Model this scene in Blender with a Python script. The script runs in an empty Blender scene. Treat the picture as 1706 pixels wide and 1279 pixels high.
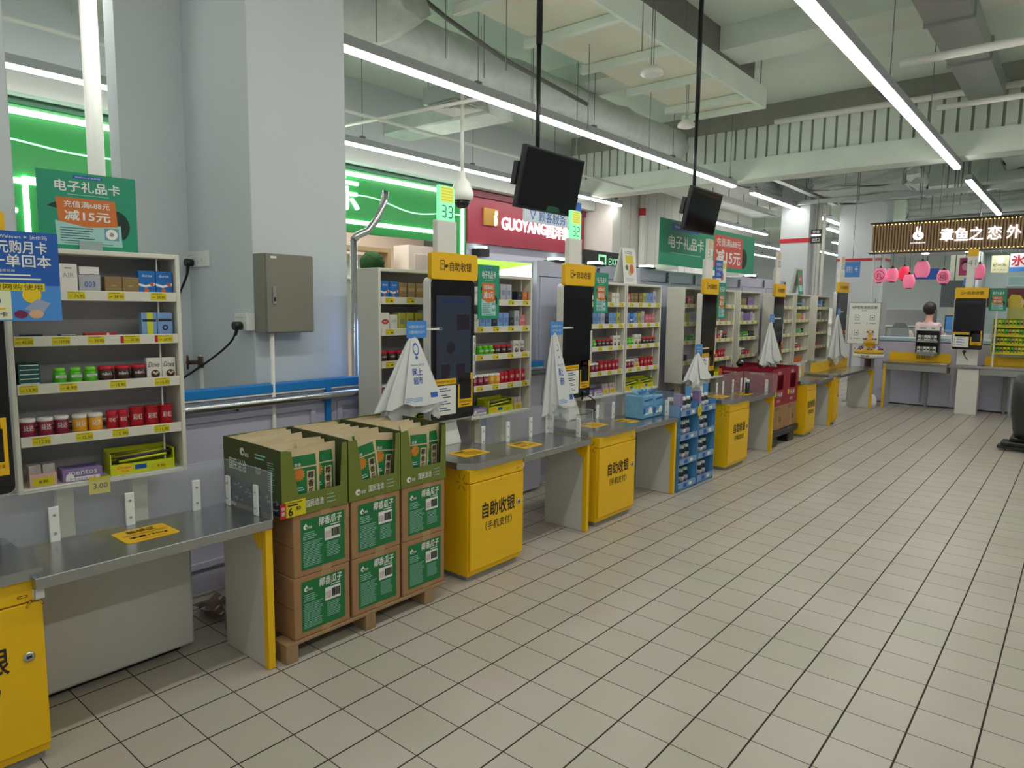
import bpy, bmesh, math, random
from mathutils import Vector, Matrix
random.seed(11)
COL = bpy.context.scene.collection
SC = bpy.context.scene
PI = math.pi

# ---------------------------------------------------------------- camera
F_PX = 1146.5
YAW, PITCH, ROLL = 0.6938, -0.1131, -0.0124
cam_data = bpy.data.cameras.new('camera')
cam = bpy.data.objects.new('camera', cam_data)
COL.objects.link(cam)
cam_data.sensor_width = 36.0
cam_data.lens = F_PX / 1706.0 * 36.0
cam_data.clip_end = 200
Rz = Matrix.Rotation(YAW, 3, 'Z')
Rx = Matrix.Rotation(PITCH, 3, 'X')
Ry = Matrix.Rotation(ROLL, 3, 'Y')
R = Rz @ Rx @ Ry
right, fwd, up = R.col[0], R.col[1], R.col[2]
mw = Matrix((( right[0], up[0], -fwd[0], 2.1715), (right[1], up[1], -fwd[1], -1.4253), (right[2], up[2], -fwd[2], 1.4663), (0, 0, 0, 1)))
cam.matrix_world = mw
SC.camera = cam

# ---------------------------------------------------------------- world, view
SC.view_settings.view_transform = 'Standard'
SC.view_settings.look = 'None'
SC.view_settings.gamma = 1.0
SC.view_settings.use_curve_mapping = False
SC.view_settings.exposure = 0.0
world = bpy.data.worlds.new('world')
SC.world = world
world.use_nodes = True
bg = world.node_tree.nodes['Background']
bg.inputs[0].default_value = (0.84, 0.86, 0.86, 1)
bg.inputs[1].default_value = 0.5
STRIP = 27.0     # radiance of the ceiling light strips

# ---------------------------------------------------------------- materials
MATS = {}
def lin(c):
    r = []
    for v in c[:3]:
        v = v / 255.0
        r.append(v / 12.92 if v <= 0.04045 else ((v + 0.055) / 1.055) ** 2.4)
    return (r[0], r[1], r[2], 1.0)
def M(name, rgb=None, rough=0.55, metal=0.0, emit=0.0, vary=0.06, scale=9.0, bump=0.0, trans=0.0, alpha=1.0, spec=0.5, emit_rgb=None, stretch=None):
    if name in MATS: return MATS[name]
    m = bpy.data.materials.new(name)
    m.use_nodes = True
    nt = m.node_tree
    b = nt.nodes['Principled BSDF']
    col = lin(rgb)
    b.inputs['Roughness'].default_value = rough
    b.inputs['Metallic'].default_value = metal
    b.inputs['Specular IOR Level'].default_value = spec
    tc = nt.nodes.new('ShaderNodeNewGeometry')
    mp = nt.nodes.new('ShaderNodeMapping')
    nt.links.new(tc.outputs['Position'], mp.inputs['Vector'])
    if stretch: mp.inputs['Scale'].default_value = stretch
    nz = nt.nodes.new('ShaderNodeTexNoise')
    nz.inputs['Scale'].default_value = scale
    nz.inputs['Detail'].default_value = 3
    nt.links.new(mp.outputs[0], nz.inputs['Vector'])
    mx = nt.nodes.new('ShaderNodeMix'); mx.data_type = 'RGBA'
    mx.inputs[6].default_value = tuple(c * (1 - vary) for c in col[:3]) + (1,)
    mx.inputs[7].default_value = tuple(min(1, c * (1 + vary)) for c in col[:3]) + (1,)
    nt.links.new(nz.outputs['Fac'], mx.inputs[0])
    nt.links.new(mx.outputs[2], b.inputs['Base Color'])
    if bump:
        bp = nt.nodes.new('ShaderNodeBump'); bp.inputs['Strength'].default_value = bump; bp.inputs['Distance'].default_value = 0.02
        nt.links.new(nz.outputs['Fac'], bp.inputs['Height']); nt.links.new(bp.outputs[0], b.inputs['Normal'])
    if emit:
        b.inputs['Emission Color'].default_value = lin(emit_rgb or rgb)
        b.inputs['Emission Strength'].default_value = emit
    if trans: b.inputs['Transmission Weight'].default_value = trans
    if alpha < 1: b.inputs['Alpha'].default_value = alpha
    MATS[name] = m
    return m

def floor_material():
    m = bpy.data.materials.new('floor_tiles'); m.use_nodes = True
    nt = m.node_tree; N = nt.nodes; L = nt.links
    b = N['Principled BSDF']
    g = N.new('ShaderNodeNewGeometry')
    sx = N.new('ShaderNodeSeparateXYZ'); L.new(g.outputs['Position'], sx.inputs[0])
    def mth(op, a, bb=None, c=None):
        n = N.new('ShaderNodeMath'); n.operation = op
        for i, v in enumerate((a, bb, c)):
            if v is None: continue
            if isinstance(v, (int, float)): n.inputs[i].default_value = v
            else: L.new(v, n.inputs[i])
        return n.outputs[0]
    def line(s, w):
        u = mth('DIVIDE', s, 0.2)
        fr = mth('FRACT', mth('ADD', u, 0.5))
        return mth('LESS_THAN', mth('ABSOLUTE', mth('SUBTRACT', fr, 0.5)), w), mth('FLOOR', u)
    lx, ix = line(sx.outputs[0], 0.016)
    ly, iy = line(sx.outputs[1], 0.009)
    gr = mth('MAXIMUM', lx, ly)
    cb = N.new('ShaderNodeCombineXYZ'); L.new(ix, cb.inputs[0]); L.new(iy, cb.inputs[1])
    wn = N.new('ShaderNodeTexWhiteNoise'); wn.noise_dimensions = '2D'; L.new(cb.outputs[0], wn.inputs['Vector'])
    cr = N.new('ShaderNodeValToRGB'); L.new(wn.outputs['Value'], cr.inputs[0])
    e = cr.color_ramp.elements
    e[0].position = 0; e[0].color = lin((186, 178, 166)); e[1].position = 1; e[1].color = lin((190, 180, 171))
    for p, c in ((0.3, (184, 180, 164)), (0.55, (191, 182, 172)), (0.8, (188, 179, 166))):
        k = cr.color_ramp.elements.new(p); k.color = lin(c)
    nz = N.new('ShaderNodeTexNoise'); nz.inputs['Scale'].default_value = 2.2; nz.inputs['Detail'].default_value = 5
    L.new(g.outputs['Position'], nz.inputs['Vector'])
    dm = N.new('ShaderNodeMix'); dm.data_type = 'RGBA'; dm.blend_type = 'MULTIPLY'; dm.inputs[0].default_value = 0.35
    cr2 = N.new('ShaderNodeValToRGB'); L.new(nz.outputs['Fac'], cr2.inputs[0])
    cr2.color_ramp.elements[0].position = 0.3; cr2.color_ramp.elements[0].color = (0.72, 0.70, 0.66, 1)
    cr2.color_ramp.elements[1].position = 0.6; cr2.color_ramp.elements[1].color = (1, 1, 1, 1)
    L.new(cr.outputs[0], dm.inputs[6]); L.new(cr2.outputs[0], dm.inputs[7])
    mx = N.new('ShaderNodeMix'); mx.data_type = 'RGBA'; L.new(gr, mx.inputs[0])
    L.new(dm.outputs[2], mx.inputs[6]); mx.inputs[7].default_value = lin((44, 37, 28))
    L.new(mx.outputs[2], b.inputs['Base Color'])
    rr = mth('ADD', mth('MULTIPLY', gr, 0.5), mth('ADD', mth('MULTIPLY', nz.outputs['Fac'], 0.12), 0.30))
    L.new(rr, b.inputs['Roughness'])
    b.inputs['Specular IOR Level'].default_value = 0.38
    wv = N.new('ShaderNodeTexNoise'); wv.inputs['Scale'].default_value = 7; L.new(g.outputs['Position'], wv.inputs['Vector'])
    bp = N.new('ShaderNodeBump'); bp.inputs['Strength'].default_value = 0.05; bp.inputs['Distance'].default_value = 0.02
    hh = mth('SUBTRACT', wv.outputs['Fac'], mth('MULTIPLY', gr, 0.6)); L.new(hh, bp.inputs['Height']); L.new(bp.outputs[0], b.inputs['Normal'])
    return m

WALL = M('wall_paint', (208, 214, 216), 0.75, vary=0.04, scale=2.0)
CEIL = M('ceiling_paint', (224, 238, 225), 0.85, vary=0.06, scale=1.5)
CONC = M('beam_paint', (220, 231, 219), 0.85, vary=0.10, scale=3)
DUCTM = M('duct_foil', (204, 212, 206), 0.42, metal=0.15, vary=0.2, scale=7, bump=0.5)
GALV = M('galvanised', (168, 174, 170), 0.4, metal=0.5, vary=0.12, scale=5)
WHT = M('white_enamel', (226, 226, 218), 0.42, vary=0.03)
RACKW = M('rack_cream', (220, 218, 202), 0.45, vary=0.03)
RACKB = M('rack_back_grey', (176, 174, 180), 0.55, vary=0.06)
BENW = M('bench_panel_grey', (202, 202, 196), 0.5, vary=0.05, scale=3)
YEL = M('yellow_enamel', (242, 192, 8), 0.38, vary=0.05, scale=5)
YELS = M('yellow_sign', (236, 184, 12), 0.45, vary=0.02)
TAG = M('tag_yellow', (216, 200, 20), 0.5, vary=0.03)
INK = M('ink_black', (34, 28, 26), 0.6, vary=0.02)
BRN = M('ink_brown', (74, 44, 10), 0.6, vary=0.02)
STEEL = M('brushed_steel', (172, 174, 174), 0.22, metal=0.9, vary=0.06, scale=20, stretch=(8, 0.6, 8))
CHROME = M('chrome', (196, 198, 200), 0.24, metal=1.0, vary=0.02)
LAV = M('lavender_panel', (196, 196, 216), 0.5, vary=0.03, scale=2)
BLUE = M('rail_blue', (20, 128, 206), 0.45, vary=0.04)
BLK = M('black_plastic', (22, 22, 24), 0.35, vary=0.03)
SCR = M('screen_glass', (12, 13, 15), 0.10, vary=0.02, spec=0.6)
RUB = M('rubber_black', (20, 20, 20), 0.7, vary=0.03)
KRAFT = M('cardboard', (164, 124, 86), 0.8, vary=0.07, scale=12)
KRAFTL = M('kraft_light', (210, 190, 150), 0.36, vary=0.05, scale=20)
WOOD = M('pallet_wood', (158, 128, 92), 0.8, vary=0.2, scale=6, stretch=(1, 6, 3))
PGRN = M('print_green', (24, 116, 60), 0.5, vary=0.04)
OLIVE = M('olive_print', (112, 122, 46), 0.5, vary=0.06, scale=6)
OLIVD = M('olive_dark', (66, 74, 34), 0.55, vary=0.08, scale=6)
PWHT = M('print_white', (232, 234, 228), 0.55, vary=0.02)
PGRY = M('print_grey', (150, 152, 150), 0.55, vary=0.04)
SGRN = M('sign_green', (34, 146, 112), 0.5, vary=0.03)
SORG = M('sign_orange', (206, 112, 44), 0.5, vary=0.02)
SRED = M('sign_coral', (206, 84, 70), 0.5, vary=0.02)
SMINT = M('sign_mint', (160, 208, 200), 0.5, vary=0.02)
SBLU = M('sign_blue', (22, 88, 172), 0.5, vary=0.05)
SBLUL = M('sign_blue_light', (70, 140, 214), 0.5, vary=0.04)
LEAF = M('leaf_dark', (12, 52, 36), 0.6, vary=0.1)
RED = M('print_red', (190, 30, 40), 0.45, vary=0.04)
GLASS = M('clear_acrylic', (214, 224, 226), 0.08, vary=0.01, alpha=0.13, spec=0.5)
GLEDGE = M('acrylic_edge', (190, 204, 204), 0.2, vary=0.01, alpha=0.55)
BAG = M('bag_plastic', (226, 228, 226), 0.35, vary=0.03, alpha=0.90)
BAGT = M('bag_plastic_thin', (216, 220, 220), 0.3, vary=0.03, alpha=0.62)
BAGB = M('bag_blue_print', (44, 92, 178), 0.5, vary=0.03)
STR = M('strip_diffuser', (255, 255, 250), 0.4, emit=STRIP, vary=0.0, emit_rgb=(255, 253, 247))
STRF = M('strip_diffuser_far', (255, 255, 250), 0.4, emit=20.0, vary=0.0, emit_rgb=(250, 255, 250))
NEON = M('neon_white', (250, 255, 250), 0.4, emit=4.2, vary=0.0, emit_rgb=(214, 255, 232))
NEONG = M('neon_thin', (200, 255, 214), 0.4, emit=1.2, vary=0.0, emit_rgb=(150, 255, 190))
ALU = M('light_housing', (176, 180, 184), 0.45, metal=0.3, vary=0.04)
WIRE = M('wire_grey', (120, 122, 120), 0.5, metal=0.4, vary=0.03)

# ---------------------------------------------------------------- mesh building
def fr(o, face='x+'):
    o = Vector(o)
    c = {'x+': ((0, 1, 0), (0, 0, 1), (1, 0, 0)), 'x-': ((0, -1, 0), (0, 0, 1), (-1, 0, 0)),
         'y-': ((1, 0, 0), (0, 0, 1), (0, -1, 0)), 'y+': ((-1, 0, 0), (0, 0, 1), (0, 1, 0)),
         'z+': ((0, 1, 0), (-1, 0, 0), (0, 0, 1))}[face]
    m = Matrix.Identity(4)
    for i in range(3):
        for j in range(3): m[j][i] = c[i][j]
    m.translation = o
    return m
TXT = {}
def text_geo(s, bold=0.0, shear=0.0):
    k = (s, bold, shear)
    if k in TXT: return TXT[k]
    cu = bpy.data.curves.new('lettering', 'FONT')
    cu.body = s; cu.size = 1.0; cu.resolution_u = 2; cu.offset = bold; cu.shear = shear
    cu.align_x = 'CENTER'; cu.fill_mode = 'FRONT'
    ob = bpy.data.objects.new('lettering', cu); COL.objects.link(ob)
    dg = bpy.context.evaluated_depsgraph_get(); dg.update()
    me = bpy.data.meshes.new_from_object(ob.evaluated_get(dg))
    vs = [(v.co.x, v.co.y) for v in me.vertices]
    fs = [tuple(p.vertices) for p in me.polygons]
    bpy.data.objects.remove(ob); bpy.data.curves.remove(cu); bpy.data.meshes.remove(me)
    if vs:
        x0 = min(v[0] for v in vs); x1 = max(v[0] for v in vs); y0 = min(v[1] for v in vs); y1 = max(v[1] for v in vs)
    else: x0 = y0 = 0; x1 = y1 = 1
    TXT[k] = (vs, fs, (x0, x1, y0, y1))
    return TXT[k]

class MB:
    def __init__(s): s.bm = bmesh.new(); s.mats = []
    def mi(s, m):
        if m not in s.mats: s.mats.append(m)
        return s.mats.index(m)
    def faces(s, vs, fs, m, mat=None, smooth=False):
        i = s.mi(m)
        bv = [s.bm.verts.new(mat @ Vector(v) if mat else Vector(v)) for v in vs]
        for f in fs:
            try:
                q = s.bm.faces.new([bv[k] for k in f]); q.material_index = i; q.smooth = smooth
            except ValueError: pass
        return bv
    def box(s, x0, x1, y0, y1, z0, z1, m, bv=0.0, mat=None):
        vs = [(x, y, z) for x in (x0, x1) for y in (y0, y1) for z in (z0, z1)]
        fs = [(0, 1, 3, 2), (4, 6, 7, 5), (0, 4, 5, 1), (2, 3, 7, 6), (0, 2, 6, 4), (1, 5, 7, 3)]
        n0 = len(s.bm.faces)
        b = s.faces(vs, fs, m, mat)
        if bv:
            es = set()
            for v in b:
                for e in v.link_edges: es.add(e)
            r = bmesh.ops.bevel(s.bm, geom=list(es), offset=bv, segments=2, affect='EDGES', profile=0.6)
            for f in r['faces']: f.smooth = True
        return s
    def prism(s, poly, d0, d1, m, mat=None, smooth=False):
        n = len(poly)
        vs = [(p[0], p[1], d0) for p in poly] + [(p[0], p[1], d1) for p in poly]
        s.faces(vs, [tuple(range(n))[::-1], tuple(range(n, 2 * n))], m, mat)
        s.faces(vs, [(i, (i + 1) % n, n + (i + 1) % n, n + i) for i in range(n)], m, mat, smooth)
        return s
    def flat(s, poly, m, mat, off=0.0):
        s.faces([(p[0], p[1], off) for p in poly], [tuple(range(len(poly)))], m, mat); return s
    def rect(s, w, h, m, mat, cx=0, cy=0, off=0.0):
        return s.flat([(cx - w / 2, cy - h / 2), (cx + w / 2, cy - h / 2), (cx + w / 2, cy + h / 2), (cx - w / 2, cy + h / 2)], m, mat, off)
    def slab(s, w, h, t, m, mat, r=0.0, cx=0, cy=0):
        p = rrect(w, h, r, cx, cy)
        return s.prism(p, 0, t, m, mat)
    def disc(s, r, m, mat, cx=0, cy=0, off=0.0, n=20, sy=1.0):
        return s.flat([(cx + r * math.cos(2 * PI * i / n), cy + sy * r * math.sin(2 * PI * i / n)) for i in range(n)], m, mat, off)
    def text(s, t, m, mat, w=None, h=None, cx=0, cy=0, off=0.0006, bold=0.0, rot=0.0, shear=0.0, ext=0.0):
        vs, fs, (x0, x1, y0, y1) = text_geo(t, 0.0, shear)
        if bold > 0.001:
            k0 = bold * 0.55; n1 = len(vs); sh = ((-k0, 0), (k0, 0), (0, k0), (0, -k0))
            fs = [tuple(i + q * n1 for i in f) for q in range(4) for f in fs]; vs = [(x + a, y + c) for a, c in sh for x, y in vs]
        sx = (w / (x1 - x0)) if w else None; sy = (h / (y1 - y0)) if h else None
        if sx is None: sx = sy
        if sy is None: sy = sx
        mx, my = (x0 + x1) / 2, (y0 + y1) / 2
        cr, sr = math.cos(rot), math.sin(rot)
        out = []
        for x, y in vs:
            a, b = (x - mx) * sx, (y - my) * sy
            out.append((cx + a * cr - b * sr, cy + a * sr + b * cr, off + ext + (len(out) // n1) * 0.00025 if bold > 0.001 else off + ext))
        s.faces(out, fs, m, mat)
        if ext:
            nb = len(out)
            ec = {}
            for f in fs:
                for k in range(len(f)):
                    e = (f[k], f[(k + 1) % len(f)])
                    if (e[1], e[0]) in ec: del ec[(e[1], e[0])]
                    else: ec[e] = 1
            lo = [(o[0], o[1], off) for o in out]
            s.faces(out + lo, [(a, nb + a, nb + b, b) for a, b in ec], m, mat)
        return s
    def tube(s, pts, r, m, seg=10, caps=True, r2=None):
        pts = [Vector(p) for p in pts]; i = s.mi(m); rings = []
        n = len(pts)
        for k, p in enumerate(pts):
            t = (pts[min(k + 1, n - 1)] - pts[max(k - 1, 0)]).normalized()
            a = Vector((0, 0, 1)) if abs(t.z) < 0.9 else Vector((1, 0, 0))
            u = t.cross(a).normalized(); v = t.cross(u).normalized()
            rr = r if r2 is None else r + (r2 - r) * k / (n - 1)
            rings.append([s.bm.verts.new(p + (u * math.cos(2 * PI * j / seg) + v * math.sin(2 * PI * j / seg)) * rr) for j in range(seg)])
        for k in range(n - 1):
            for j in range(seg):
                f = s.bm.faces.new([rings[k][j], rings[k][(j + 1) % seg], rings[k + 1][(j + 1) % seg], rings[k + 1][j]])
                f.material_index = i; f.smooth = True
        if caps:
            for rg in (rings[0][::-1], rings[-1]):
                f = s.bm.faces.new(rg); f.material_index = i
        return s
    def cyl(s, p0, p1, r, m, seg=16, r2=None): return s.tube([p0, p1], r, m, seg, True, r2)
    def lathe(s, prof, c, m, seg=20, mat=None, smooth=True):
        i = s.mi(m); rings = []; c = Vector(c)
        for r, z in prof:
            ring = []
            for j in range(seg):
                p = Vector((r * math.cos(2 * PI * j / seg), r * math.sin(2 * PI * j / seg), z)) + c
                ring.append(s.bm.verts.new(mat @ p if mat else p))
            rings.append(ring)
        for k in range(len(rings) - 1):
            for j in range(seg):
                f = s.bm.faces.new([rings[k][j], rings[k][(j + 1) % seg], rings[k + 1][(j + 1) % seg], rings[k + 1][j]])
                f.material_index = i; f.smooth = smooth
        for rg in (rings[0][::-1], rings[-1]):
            f = s.bm.faces.new(rg); f.material_index = i
        return s
    def ball(s, c, r, m, sub=3, sc=(1, 1, 1), jit=0.0):
        i = s.mi(m); n0 = len(s.bm.verts)
        ret = bmesh.ops.create_icosphere(s.bm, subdivisions=sub, radius=r)
        for v in ret['verts']:
            k = 1 + random.uniform(-jit, jit)
            v.co = Vector((v.co.x * sc[0] * k, v.co.y * sc[1] * k, v.co.z * sc[2] * k)) + Vector(c)
            for f in v.link_faces: f.material_index = i; f.smooth = True
        return s
    def lines(s, w, rows, m, mat, cx=0, cy=0, dy=0.01, th=0.003, ragged=0.3):
        for k in range(rows):
            ww = w * (1 - ragged * random.random())
            s.rect(ww, th, m, mat, cx - (w - ww) / 2, cy - k * dy, 0.0007)
        return s
    def mesh(s, name):
        me = bpy.data.meshes.new(name); s.bm.normal_update(); s.bm.to_mesh(me); s.bm.free()
        for m in s.mats: me.materials.append(m)
        return me
def rrect(w, h, r, cx=0, cy=0, n=4):
    if r <= 0: return [(cx - w / 2, cy - h / 2), (cx + w / 2, cy - h / 2), (cx + w / 2, cy + h / 2), (cx - w / 2, cy + h / 2)]
    p = []
    for sx, sy, a0 in ((1, -1, -PI / 2), (1, 1, 0), (-1, 1, PI / 2), (-1, -1, PI)):
        for k in range(n + 1):
            a = a0 + PI / 2 * k / n
            p.append((cx + sx * (w / 2 - r) + r * math.cos(a), cy + sy * (h / 2 - r) + r * math.sin(a)))
    return p

CACHE = {}
def props(o, label=None, cat=None, group=None, kind=None):
    if label: o['label'] = label
    if cat: o['category'] = cat
    if group: o['group'] = group
    if kind: o['kind'] = kind
    return o
def obj(name, mb, parent=None, loc=(0, 0, 0), rz=0.0, label=None, cat=None, group=None, kind=None, rot=None):
    me = mb.mesh(name) if isinstance(mb, MB) else mb
    o = bpy.data.objects.new(name, me); COL.objects.link(o)
    o.parent = parent; o.location = loc
    if rot: o.rotation_euler = rot
    elif rz: o.rotation_euler = (0, 0, rz)
    return props(o, label, cat, group, kind)
def cached(key, name, fn):
    if key not in CACHE:
        b = MB(); fn(b); CACHE[key] = b.mesh(name)
    return CACHE[key]
def cpart(name, key, fn, parent=None, **k): return obj(name, cached(key, name, fn), parent, **k)
def thing(name, label, cat, loc=(0, 0, 0), rz=0.0, group=None):
    o = bpy.data.objects.new(name, None); COL.objects.link(o); o.empty_display_size = 0.1
    o.location = loc; o.rotation_euler = (0, 0, rz)
    return props(o, label, cat, group)
def struct(name, mb): return obj(name, mb, kind='structure')
# ---------------------------------------------------------------- large structure
b = MB(); b.faces([(-14, -6, 0), (9, -6, 0), (9, 32, 0), (-14, 32, 0)], [(0, 1, 2, 3)], floor_material()); struct('floor', b)
b = MB(); b.box(-14, 9, -6, 32, 4.45, 4.6, CEIL); struct('ceiling', b)
b = MB(); b.box(-14, 9, 5.9, 6.45, 4.2, 4.449, CONC); struct('trim_1', b)
b = MB(); b.box(-14, 9, 1.2, 1.7, 4.2, 4.449, CONC); struct('trim_2', b)
# beam across the hall with its rolled shutter band above
b = MB(); b.box(-5.2, 9, 9.0, 9.35, 3.40, 3.70, CONC); struct('trim_3', b)
b = MB()
k = 0; x = -5.2
while x < 9:
    b.box(x, x + 0.125, 9.06, 9.22, 3.701, 4.16, CONC); b.box(x + 0.125, x + 0.16, 9.08, 9.22, 3.701, 4.16, M('shutter_groove', (150, 152, 146), 0.8)); x += 0.16
struct('trim_4', b)
b = MB(); b.box(-5.2, 9, 9.02, 9.3, 4.161, 4.449, M('dim_plaster', (148, 150, 140), 0.9, vary=0.2, scale=3)); struct('trim_5', b)
b = MB(); b.box(-14, 9, 13.2, 13.6, 3.7, 4.449, CONC); struct('trim_6', b)
b = MB(); b.box(-14, 9, 18.0, 18.5, 3.7, 4.449, CONC); struct('trim_7', b)

# columns left of the checkouts
b = MB(); b.box(-2.03, -1.9, 0.15, 0.62, 0, 4.449, WALL); b.box(-2.02, -1.43, 0.54, 1.09, 0, 4.449, WALL); b.box(-2.01, -1.2, 0.5, 1.10, 0, 4.449, WALL, 0.006)
struct('wall_left_pillar', b)
b = MB(); b.box(-2.1, -1.3, -1.4, -0.5, 0, 4.449, WALL, 0.01); struct('wall_left_front_pillar', b)
b = MB()
BAND = M('red_band', (196, 40, 52), 0.5)
b.box(-2.43, -1.92, 12.0, 12.5, 0, 4.449, WALL); b.box(-2.437, -1.913, 11.993, 12.51, 2.70, 2.78, BAND)
struct('wall_far_column', b)
b = MB(); b.box(-1.93, -1.06, 14, 14.6, 0, 4.449, WALL); b.box(-1.94, -1.05, 13.99, 14.61, 2.46, 2.51, BAND); struct('wall_far_right_column', b)
# white panelled wall left of the green banner
b = MB(); b.box(-5.6, -4.9, 10.0, 17, 0, 4.449, M('panel_white', (214, 214, 208), 0.7, vary=0.03)); 
for k in range(10): b.box(-4.902, -4.897, 10.3 + k * 0.35, 10.306 + k * 0.35, 0, 4.4, PGRY)
struct('wall_left_back', b)
b = MB(); b.box(-14, 9, 30, 30.3, 0, 4.449, WALL); struct('wall_back', b)
b = MB(); b.box(8.5, 8.8, -6, 32, 0, 4.449, WALL); struct('wall_right', b)
b = MB(); b.box(-9.3, -9.0, -6, 17, 0, 4.449, WALL); struct('wall_left', b)
# bulkhead above the shop fronts
b = MB(); b.box(-5.9, -5.3, -6, 9.99, 3.30, 3.5, M('soffit_white', (186, 190, 186), 0.7, vary=0.02)); b.box(-5.9, -5.6, -6, 9.99, 3.5, 4.449, WALL); struct('trim_8', b)

# ---------------------------------------------------------------- ceiling light strips
def strip(x, y0, y1, z, label, mat=STR, wires=True, w=0.075, group=None):
    t = thing('strip_light', label, 'ceiling light', (x, y0, z), group=group)
    L = y1 - y0
    b = MB(); b.box(-0.05, 0.05, 0, L, 0.023, 0.10, ALU, 0.004); obj('housing', b, t)
    b = MB(); b.prism([(-w / 2, 0.022), (w / 2, 0.022), (w / 2 * 0.85, 0.0), (-w / 2 * 0.85, 0.0)], 0.005, L - 0.005, mat, Matrix(((1, 0, 0, 0), (0, 0, 1, 0), (0, 1, 0, 0), (0, 0, 0, 1)))); obj('diffuser', b, t)
    if wires:
        n = max(2, int(L / 1.9))
        for k in range(n + 1):
            yy = 0.15 + (L - 0.3) * k / n
            w_ = cpart('hanging_wire', ('wire', round(4.45 - z, 2)), lambda b: b.cyl((0, 0, 0.10), (0, 0, 4.449 - z), 0.004, WIRE, 6), t, loc=(0, yy, 0))
            cpart('clip', 'clip', lambda b: b.box(-0.02, 0.02, -0.03, 0.03, 0.10, 0.135, WIRE), w_)
    return t
strip(-2.15, -2.5, 9.0, 3.30, 'long white strip light running above the self checkouts', wires=True)
strip(0.70, -2.5, 9.35, 3.30, 'brightest strip light over the open aisle, nearest the camera')
strip(-2.15, 9.75, 18.5, 3.30, 'strip light continuing beyond the row of kiosks, left of the brown stall', wires=True)
strip(0.70, 10.42, 14.8, 3.30, 'short strip light above the brown food stall sign')
strip(-4.80, -2.0, 10.1, 3.36, 'strip light in front of the green and red shop signs')
strip(-4.15, 12.3, 16.0, 3.28, 'strip light just right of the green gift card banner')
strip(3.6, -2.5, 9.0, 3.30, 'strip light parallel to the aisle on the far right', wires=True)
for i, (x, y0, y1) in enumerate([(-5.4, 17.5, 24), (-3.4, 19, 26), (-1.2, 20, 27), (-6.8, 19, 27), (-4.6, 21, 28), (-2.6, 15.5, 19), (-0.3, 16.0, 22)]):
    strip(x, y0, y1, 3.3, ('distant strip light just left of the red banded column', 'distant strip light farthest back, left of the red banded column', 'long distant strip light right of the red banded column', 'distant strip light over the farthest left part of the hall', 'distant strip light, second lowest left of the red banded column', 'short distant strip light near the wide white column', 'distant strip light hidden behind the stall')[i], STRF, True, group='distant strip lights behind the columns')

# ---------------------------------------------------------------- ducts, pipes, hanging ceiling things
def bumpy_duct(label, pts, r, mat=DUCTM, seg=18, jit=0.02):
    b = MB(); P = []
    for k in range(len(pts) - 1):
        a, c = Vector(pts[k]), Vector(pts[k + 1]); n = max(2, int((c - a).length / 0.25))
        for q in range(n): P.append(a.lerp(c, q / n))
    P.append(Vector(pts[-1]))
    b.tube(P, r, mat, seg)
    for v in b.bm.verts: v.co += Vector((random.uniform(-1, 1), 0, random.uniform(-1, 1))) * jit
    return obj('air_duct', b, label=label, cat='duct')
bumpy_duct('long round foil wrapped air duct beside the strip light over the kiosks', [(-3.1, -2, 4.0), (-3.1, 7.2, 4.0), (-3.05, 8.8, 3.98)], 0.24)
bumpy_duct('foil wrapped duct elbow at the top beside the big pillar', [(-3.6, 2.2, 4.08), (-3.1, 2.5, 3.98), (-2.75, 2.65, 4.02), (-2.46, 2.7, 4.14)], 0.30, jit=0.035)
b = MB(); b.box(-5.0, -3.2, 4.55, 5.0, 3.62, 3.86, DUCTM, 0.02)
for v in b.bm.verts: v.co += Vector((random.uniform(-1, 1), random.uniform(-1, 1), random.uniform(-1, 1))) * 0.02
obj('air_duct', b, label='flat foil covered branch duct behind the square vent', cat='duct')
# square diffuser
t = thing('ceiling_vent', 'square louvred air vent under the foil ducts', 'vent', (-3.3, 4.12, 3.58))
b = MB(); b.box(-0.24, 0.24, -0.24, 0.24, 0.03, 0.2, GALV); obj('box', b, t)
b = MB()
for k in range(5):
    a = 0.23 - k * 0.045
    for q in range(4):
        m = Matrix.Rotation(q * PI / 2, 4, 'Z')
        b.faces([(-a, -a, 0.0), (a, -a, 0.0), (a - 0.035, -a + 0.035, 0.028), (-a + 0.035, -a + 0.035, 0.028)], [(0, 1, 2, 3)], PWHT, m)
obj('louvre', b, t)
for v in ((1, 1), (-1, -1)):
    cpart('hanger', 'ventwire', lambda b: b.cyl((0, 0, 0.2), (0, 0, 0.869), 0.004, WIRE, 6), t, loc=(0.2 * v[0], 0.2 * v[1], 0))
# suspended light panel duct over the row
t = thing('suspended_duct', 'long pale suspended panel duct with cross rails above the hanging screens', 'duct', (-1.12, 0, 3.93))
PCR = M('panel_cream', (226, 226, 204), 0.7, vary=0.04)
b = MB(); b.box(-0.98, 0, 1.5, 7.25, 0.06, 0.28, PCR); obj('casing', b, t)
b = MB(); b.box(0.001, 0.04, 1.5, 7.3, -0.02, 0.22, CONC); obj('side_rail', b, t)
b = MB(); b.box(0.0, 0.03, 1.5, 6.9, 0.221, 0.515, M('cladding_dark', (112, 112, 106), .8)); obj('upper_side_panel', b, t)
for y in (2.0, 2.95, 3.9, 4.85, 5.8, 6.75, 7.22):
    cpart('cross_rail', 'xrail', lambda b: b.box(-1.05, 0.0, 0, 0.07, -0.02, 0.055, CONC), t, loc=(0, y, 0))
for k in range(6):
    cpart('hanger_rod', 'hrod', lambda b: b.cyl((0, 0, 0.2), (0, 0, 0.51), 0.006, WIRE, 6), t, loc=(0.03, 2.1 + k, 0))
    cpart('hanger_rod', 'hrod', lambda b: b.cyl((0, 0, 0.2), (0, 0, 0.51), 0.006, WIRE, 6), t, loc=(-1.0, 2.1 + k, 0))
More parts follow.
